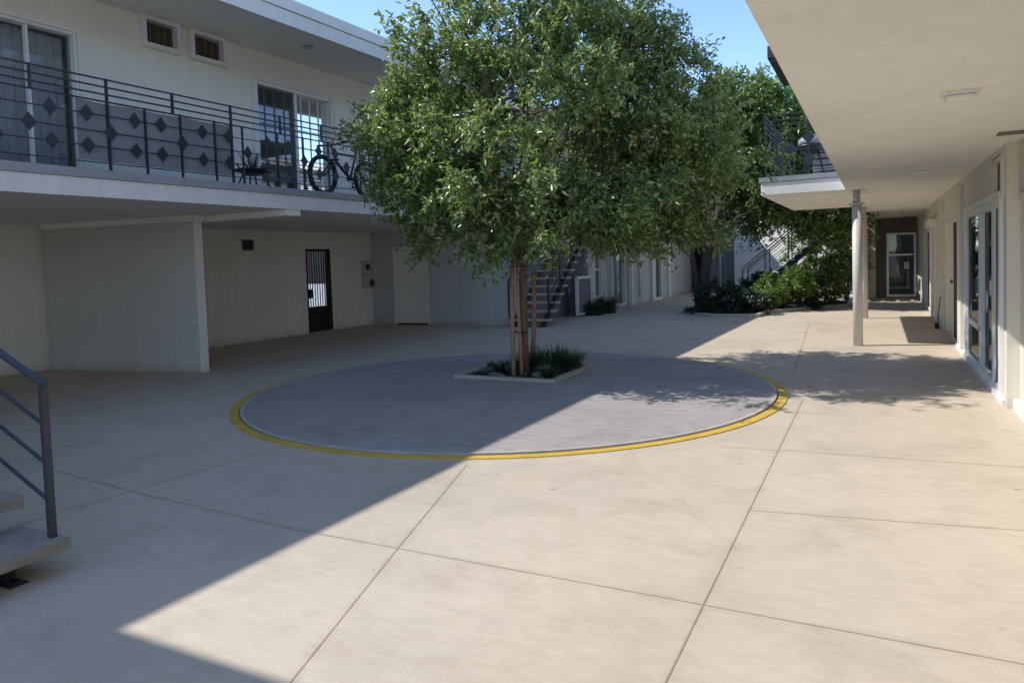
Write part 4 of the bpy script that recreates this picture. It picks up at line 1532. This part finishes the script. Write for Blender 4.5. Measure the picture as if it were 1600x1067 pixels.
# stakes and straps
bm = nb(); tube(bm, [(-4.33, 8.43, 0.03), (-4.34, 8.46, 0.9), (-4.32, 8.50, 1.72)], [0.031, 0.030, 0.028], 10)
tag(rebase(obj('tree_stake', bm, M['stake'])), 'peeled wooden stake tight against the front of the staked trunk', 'stake', 'stakes holding the courtyard tree')
bm = nb(); tube(bm, [(-4.22, 8.46, 0.03), (-4.26, 8.49, 0.9), (-4.27, 8.52, 1.68)], [0.025, 0.024, 0.022], 10)
tag(rebase(obj('tree_stake', bm, M['stake'])), 'thinner wooden stake beside the thicker one at the trunk front', 'stake', 'stakes holding the courtyard tree')
bm = nb(); tube(bm, [(-4.33, 9.02, 0.03), (-4.28, 9.0, 0.7), (-4.24, 8.98, 1.42)], [0.034, 0.031, 0.028], 10)
tag(rebase(obj('tree_stake', bm, M['stake'])), 'free standing leaning wooden stake behind the trunk among the grass', 'stake', 'stakes holding the courtyard tree')
for z in (0.62, 1.5):
    bm = nb()
    torus(bm, (-4.28, 8.56, z), (1, 0, 0), (0, 1, 0), 0.112, 0.007, 28, 6)
    tag(rebase(obj('tree_strap', bm, M['strap'])), 'black rubber strap tying trunk and stakes, %s one' % ('lower' if z < 1 else 'upper'), 'strap', 'straps round the courtyard tree')

# far trees
T2b = (-4.30, 19.75, 0.05)
T2 = thing('broadleaf_tree', T2b, 'dark trunked broadleaf tree in the planting bed at the end of the courtyard', 'tree')
lob2 = [((-3.0, 20.6, 4.5), (1.8, 1.6, 1.4), 4), ((-1.9, 20.7, 3.35), (1.6, 1.1, 1.0), 3.2), ((-1.3, 21.0, 2.5), (0.95, 0.8, 0.65), 1.7),
        ((-2.6, 21.2, 3.4), (1.2, 0.9, 0.7), 1.5), ((-3.2, 20.1, 5.5), (1.2, 1.2, 0.75), 1.5), ((-4.0, 20.4, 5.2), (0.9, 0.9, 0.8), 1.1), ((-4.8, 21.4, 3.4), (1.1, 0.8, 1.1), 2.0), ((-3.5, 21.9, 3.0), (1.5, 0.7, 0.85), 2.2), ((-2.3, 20.5, 4.9), (1.1, 1.0, 0.7), 1.2)]
cen2 = crown_points(lob2, 760)
bm = nb()
tube(bm, [(-4.30, 19.75, 0.0), (-4.28, 19.76, 0.25), (-4.22, 19.8, 0.9), (-4.1, 19.85, 1.7), (-4.05, 19.85, 1.9)], [0.24, 0.17, 0.14, 0.13, 0.13], 12)
tube(bm, [(-4.33, 19.72, 0.0), (-4.42, 19.7, 0.8), (-4.5, 19.6, 1.7)], [0.12, 0.09, 0.07], 8)
tg2 = [(-3.3, 20.1, 3.6), (-4.3, 19.7, 3.6), (-2.6, 20.4, 2.9), (-3.6, 20.3, 4.4)]
limbs(bm, (-4.05, 19.85, 1.85), 0.085, tg2)
for e in [(-1.6, 20.9, 2.8), (-3.2, 20.1, 5.3), (-4.2, 19.8, 4.9), (-2.3, 20.5, 4.6), (-2.0, 20.6, 3.3)]:
    s_ = min([Vector(t) for t in tg2], key=lambda q: (q - Vector(e)).length)
    limbs(bm, s_, 0.045, [e])
twigs(bm, tg2 + [(-1.6, 20.9, 2.8), (-3.2, 20.1, 5.3), (-4.2, 19.8, 4.9)], cen2[::3], 0.012)
obj('trunk', bm, M['bark2'], T2)
foliage(T2, 'crown', cen2, (-3.4, 20.1, 3.4), 85, 0.55, 0.115, 0.062, M['leaf2'])
T3b = (-2.9, 33.5 + 4.2, 0.0)
T3 = thing('broadleaf_tree', T3b, 'pale green tree rising behind the far block above the landing railing', 'tree')
lob3 = [((-3.3, 37.5, 8.3), (2.3, 1.8, 1.6), 3), ((-1.4, 37.5, 7.2), (1.9, 1.6, 1.1), 2), ((-4.6, 37.0, 7.2), (1.7, 1.5, 1.3), 2), ((-2.8, 37.5, 9.5), (1.0, 1.0, 0.9), 1)]
cen3 = crown_points(lob3, 210)
bm = nb()
tube(bm, [T3b, (-2.9, 37.7, 3), (-2.95, 37.6, 5.6)], [0.22, 0.16, 0.13], 10)
limbs(bm, (-2.95, 37.6, 5.5), 0.09, [(-3.3, 37.5, 8.5), (-1.4, 37.5, 7.2), (-4.6, 37, 7.2), (-2.8, 37.5, 9.6)])
obj('trunk', bm, M['bark2'], T3)
foliage(T3, 'crown', cen3, (-3.0, 37.5, 7.4), 80, 0.75, 0.19, 0.10, M['leaf3'])


# ------------------------------------------------------------------ shrubs, grass, small planting
def shrub(name, label, base, lobes, n, per, spread, ll, lw, mat, cat='shrub', group=None):
    t = thing(name, base, label, cat, group)
    cen_ = crown_points(lobes, n, 0.7)
    cen_[:, 2] = np.maximum(cen_[:, 2], 0.12)
    bm = nb()
    for c in cen_[::2]:
        b = Vector(base) + Vector((random.uniform(-.06, .06), random.uniform(-.06, .06), 0))
        tube(bm, [b, b.lerp(Vector(c), 0.5) + Vector((0, 0, 0.06)), c], [0.012, 0.008, 0.004], 5, False)
    obj('stems', bm, M['bark2'], t)
    foliage(t, 'leaves', cen_, (base[0], base[1], 0.0), per, spread, ll, lw, M[mat], droop=0.25)
    return t


G1 = 'shrubs in the far planting bed'
shrub('shrub', 'bright yellow green shrub in the middle of the far planting bed', (-2.25, 20.3, 0.05), [((-2.25, 20.2, 0.62), (0.62, 0.45, 0.40), 3), ((-2.6, 20.0, 0.4), (0.4, 0.35, 0.3), 1), ((-1.85, 20.3, 0.72), (0.35, 0.3, 0.3), 1)], 80, 66, 0.24, 0.10, 0.036, 'leaf3', group=G1)
shrub('shrub', 'taller green shrub at the walkway end of the far planting bed', (-1.1, 21.25, 0.05), [((-1.1, 21.2, 0.75), (0.55, 0.35, 0.5), 3), ((-0.95, 21.2, 1.1), (0.28, 0.25, 0.25), 1)], 60, 60, 0.25, 0.11, 0.045, 'leaf2', group=G1)
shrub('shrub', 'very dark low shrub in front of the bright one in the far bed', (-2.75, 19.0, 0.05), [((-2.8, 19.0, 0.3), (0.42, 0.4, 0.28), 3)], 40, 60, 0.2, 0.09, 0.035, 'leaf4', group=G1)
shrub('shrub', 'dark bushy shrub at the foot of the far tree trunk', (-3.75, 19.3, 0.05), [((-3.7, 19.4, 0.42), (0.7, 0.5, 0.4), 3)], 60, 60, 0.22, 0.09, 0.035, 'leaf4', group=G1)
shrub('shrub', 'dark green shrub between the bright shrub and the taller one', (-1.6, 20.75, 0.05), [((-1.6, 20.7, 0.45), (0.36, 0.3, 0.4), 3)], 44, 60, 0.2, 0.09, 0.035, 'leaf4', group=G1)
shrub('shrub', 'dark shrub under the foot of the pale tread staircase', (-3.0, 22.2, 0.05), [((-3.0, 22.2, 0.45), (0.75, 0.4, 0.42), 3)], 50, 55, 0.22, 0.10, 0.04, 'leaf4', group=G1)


shrub('shrub', 'tall leafy shrub rising behind the far staircase railing', (-1.9, 25.2, 0.0), [((-1.9, 25.2, 1.3), (0.9, 0.5, 0.9), 3), ((-1.4, 25.3, 2.2), (0.8, 0.5, 0.6), 2)], 90, 70, 0.34, 0.13, 0.055, 'leaf2', group='tall shrubs screening the far wall')
shrub('shrub', 'tall leafy shrub beside the lamp pilaster at the walkway end', (-0.85, 24.7, 0.0), [((-0.85, 24.7, 1.2), (0.5, 0.45, 0.9), 3), ((-0.8, 24.8, 2.0), (0.45, 0.4, 0.4), 1)], 70, 70, 0.32, 0.13, 0.055, 'leaf2', group='tall shrubs screening the far wall')


def tuft(name, label, base, n, h, r, mat, lean=0.5, width=0.011, cat='grass', group=None, obj_tag=True):
    b = np.array(base)
    k = 4
    verts, faces = [], []
    for i in range(n):
        a = rng.random() * 6.283
        p = b + np.array([math.cos(a), math.sin(a), 0]) * r * rng.random() ** 0.5
        d = np.array([math.cos(a + rng.normal() * 0.7), math.sin(a + rng.normal() * 0.7), 0])
        s = np.array([-d[1], d[0], 0])
        hh, le = h * rng.uniform(0.55, 1.15), lean * rng.uniform(0.3, 1.2)
        i0 = len(verts)
        for j in range(k + 1):
            t_ = j / k
            q = p + d * (hh * le * t_ ** 1.7) + np.array([0, 0, hh * (t_ - 0.35 * le * t_ ** 2.5)])
            ww = width * (1 - t_) ** 0.6 * 0.5 + 0.0006
            verts += [q - s * ww, q + s * ww]
        for j in range(k):
            faces.append((i0 + 2 * j, i0 + 2 * j + 1, i0 + 2 * j + 3, i0 + 2 * j + 2))
    me = bpy.data.meshes.new(name)
    me.from_pydata([tuple(v - b) for v in verts], [], faces)
    me.materials.append(M[mat])
    o = bpy.data.objects.new(name, me)
    COL.objects.link(o)
    o.location = Vector(base)
    return tag(o, label, cat, group)


G2 = 'grass clumps in the tree planter'
tuft('grass_clump', 'large blue green grass clump beside the free standing stake', (-4.08, 8.95, 0.04), 420, 0.42, 0.24, 'grass', 0.75, group=G2)
tuft('grass_clump', 'spreading grass clump nearest the sunny corner of the tree planter', (-3.85, 9.15, 0.04), 300, 0.34, 0.18, 'grass', 0.85, group=G2)
tuft('grass_clump', 'small grass clump close behind the staked trunk', (-4.35, 8.82, 0.04), 140, 0.30, 0.12, 'grass', 0.7, group=G2)
G3 = 'dark strappy plants along the far window wall'
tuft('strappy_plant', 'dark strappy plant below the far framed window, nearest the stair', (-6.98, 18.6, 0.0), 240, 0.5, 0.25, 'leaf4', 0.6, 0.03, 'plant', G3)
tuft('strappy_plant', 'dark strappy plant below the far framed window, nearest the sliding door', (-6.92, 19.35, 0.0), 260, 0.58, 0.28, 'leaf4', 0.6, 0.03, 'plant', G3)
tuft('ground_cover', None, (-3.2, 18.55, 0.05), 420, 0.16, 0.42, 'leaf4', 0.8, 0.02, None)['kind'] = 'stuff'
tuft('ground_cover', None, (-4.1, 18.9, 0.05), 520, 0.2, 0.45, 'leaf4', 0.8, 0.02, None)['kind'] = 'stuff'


for (x_, y_, n_, h_) in ((-4.72, 8.48, 110, 0.08), (-4.05, 8.40, 80, 0.07), (-4.6, 8.8, 80, 0.10), (-4.8, 9.2, 80, 0.12)):
    tuft('planter_ground_cover', None, (x_, y_, 0.035), n_, h_, 0.20, 'succulent', 0.9, 0.028, None)['kind'] = 'stuff'


def rosette(label, base, n, r, h, mat='succulent'):
    P, D, Nn = [], [], []
    for i in range(n):
        a = i * 2.399
        e = 0.15 + 1.1 * (i / n)
        d = np.array([math.cos(a) * math.cos(e), math.sin(a) * math.cos(e), math.sin(e) * 0.8])
        P.append(np.array(base) + np.array([0, 0, h * 0.2])); D.append(d); Nn.append(np.array([-d[0] * 0.4, -d[1] * 0.4, 1]))
    n_ = len(P)
    o = leaves_mesh('succulent', np.array(P), np.array(D), np.array(Nn), np.full(n_, r) * rng.uniform(0.7, 1.1, n_), np.full(n_, r * 0.38), M[mat], None, 0.1, -0.15)
    return tag(rebase(o), label, 'plant', 'succulents in the tree planter')


rosette('grey green succulent at the corner of the planter nearest the viewer', (-3.82, 8.38, 0.03), 46, 0.19, 0.1)
rosette('grey green succulent just right of the staked trunk base', (-4.02, 8.5, 0.03), 40, 0.15, 0.1)
rosette('grey green succulent left of the staked trunk in the planter', (-4.62, 8.55, 0.03), 46, 0.17, 0.1)
rosette('small succulent behind the round stone in the tree planter', (-4.85, 8.75, 0.03), 36, 0.14, 0.1)


n_ = 46
ang_, rad_ = rng.random(n_) * 6.283, 0.9 + 3.2 * rng.random(n_) ** 1.4
pos_ = np.stack([-4.2 + np.cos(ang_) * rad_ + 0.5, 8.8 + np.sin(ang_) * rad_, np.where(rad_ < 2.6, 0.030, 0.014)], 1)
d_ = np.stack([np.cos(ang_ * 7), np.sin(ang_ * 7), rng.normal(size=n_) * 0.08], 1)
fl = leaves_mesh('fallen_leaves', pos_, d_, np.tile([[0.05, 0.0, 1.0]], (n_, 1)), np.full(n_, 0.075) * rng.uniform(0.6, 1.2, n_), np.full(n_, 0.026), M['dryleaf'], None, 0.22, 0.02)
fl['kind'] = 'stuff'


def rock(label, c, r):
    bm = nb()
    bmesh.ops.create_icosphere(bm, subdivisions=3, radius=1)
    ph = [random.uniform(0, 6) for _ in range(4)]
    for v in bm.verts:
        f = 1 + 0.16 * math.sin(v.co.x * 3 + ph[0]) + 0.14 * math.sin(v.co.y * 4 + ph[1]) + 0.1 * math.sin(v.co.z * 5 + ph[2])
        v.co = Vector((c[0] + v.co.x * r[0] * f, c[1] + v.co.y * r[1] * f, c[2] + v.co.z * r[2] * f))
    for f in bm.faces:
        f.smooth = True
    tag(rebase(obj('rock', bm, M['stone'])), label, 'stone', 'stones in the tree planter')


rock('mossy flat stone in the tree planter left of the trunk', (-4.55, 8.36, 0.06), (0.10, 0.06, 0.04))
rock('round grey stone near the far side corner of the tree planter', (-4.85, 8.6, 0.06), (0.09, 0.08, 0.06))
rock('larger grey stone between trunk and near planter corner', (-3.92, 8.36, 0.07), (0.09, 0.06, 0.05))
rock('small reddish grey stone at the foot of the thick stake', (-4.45, 8.32, 0.045), (0.05, 0.05, 0.04))
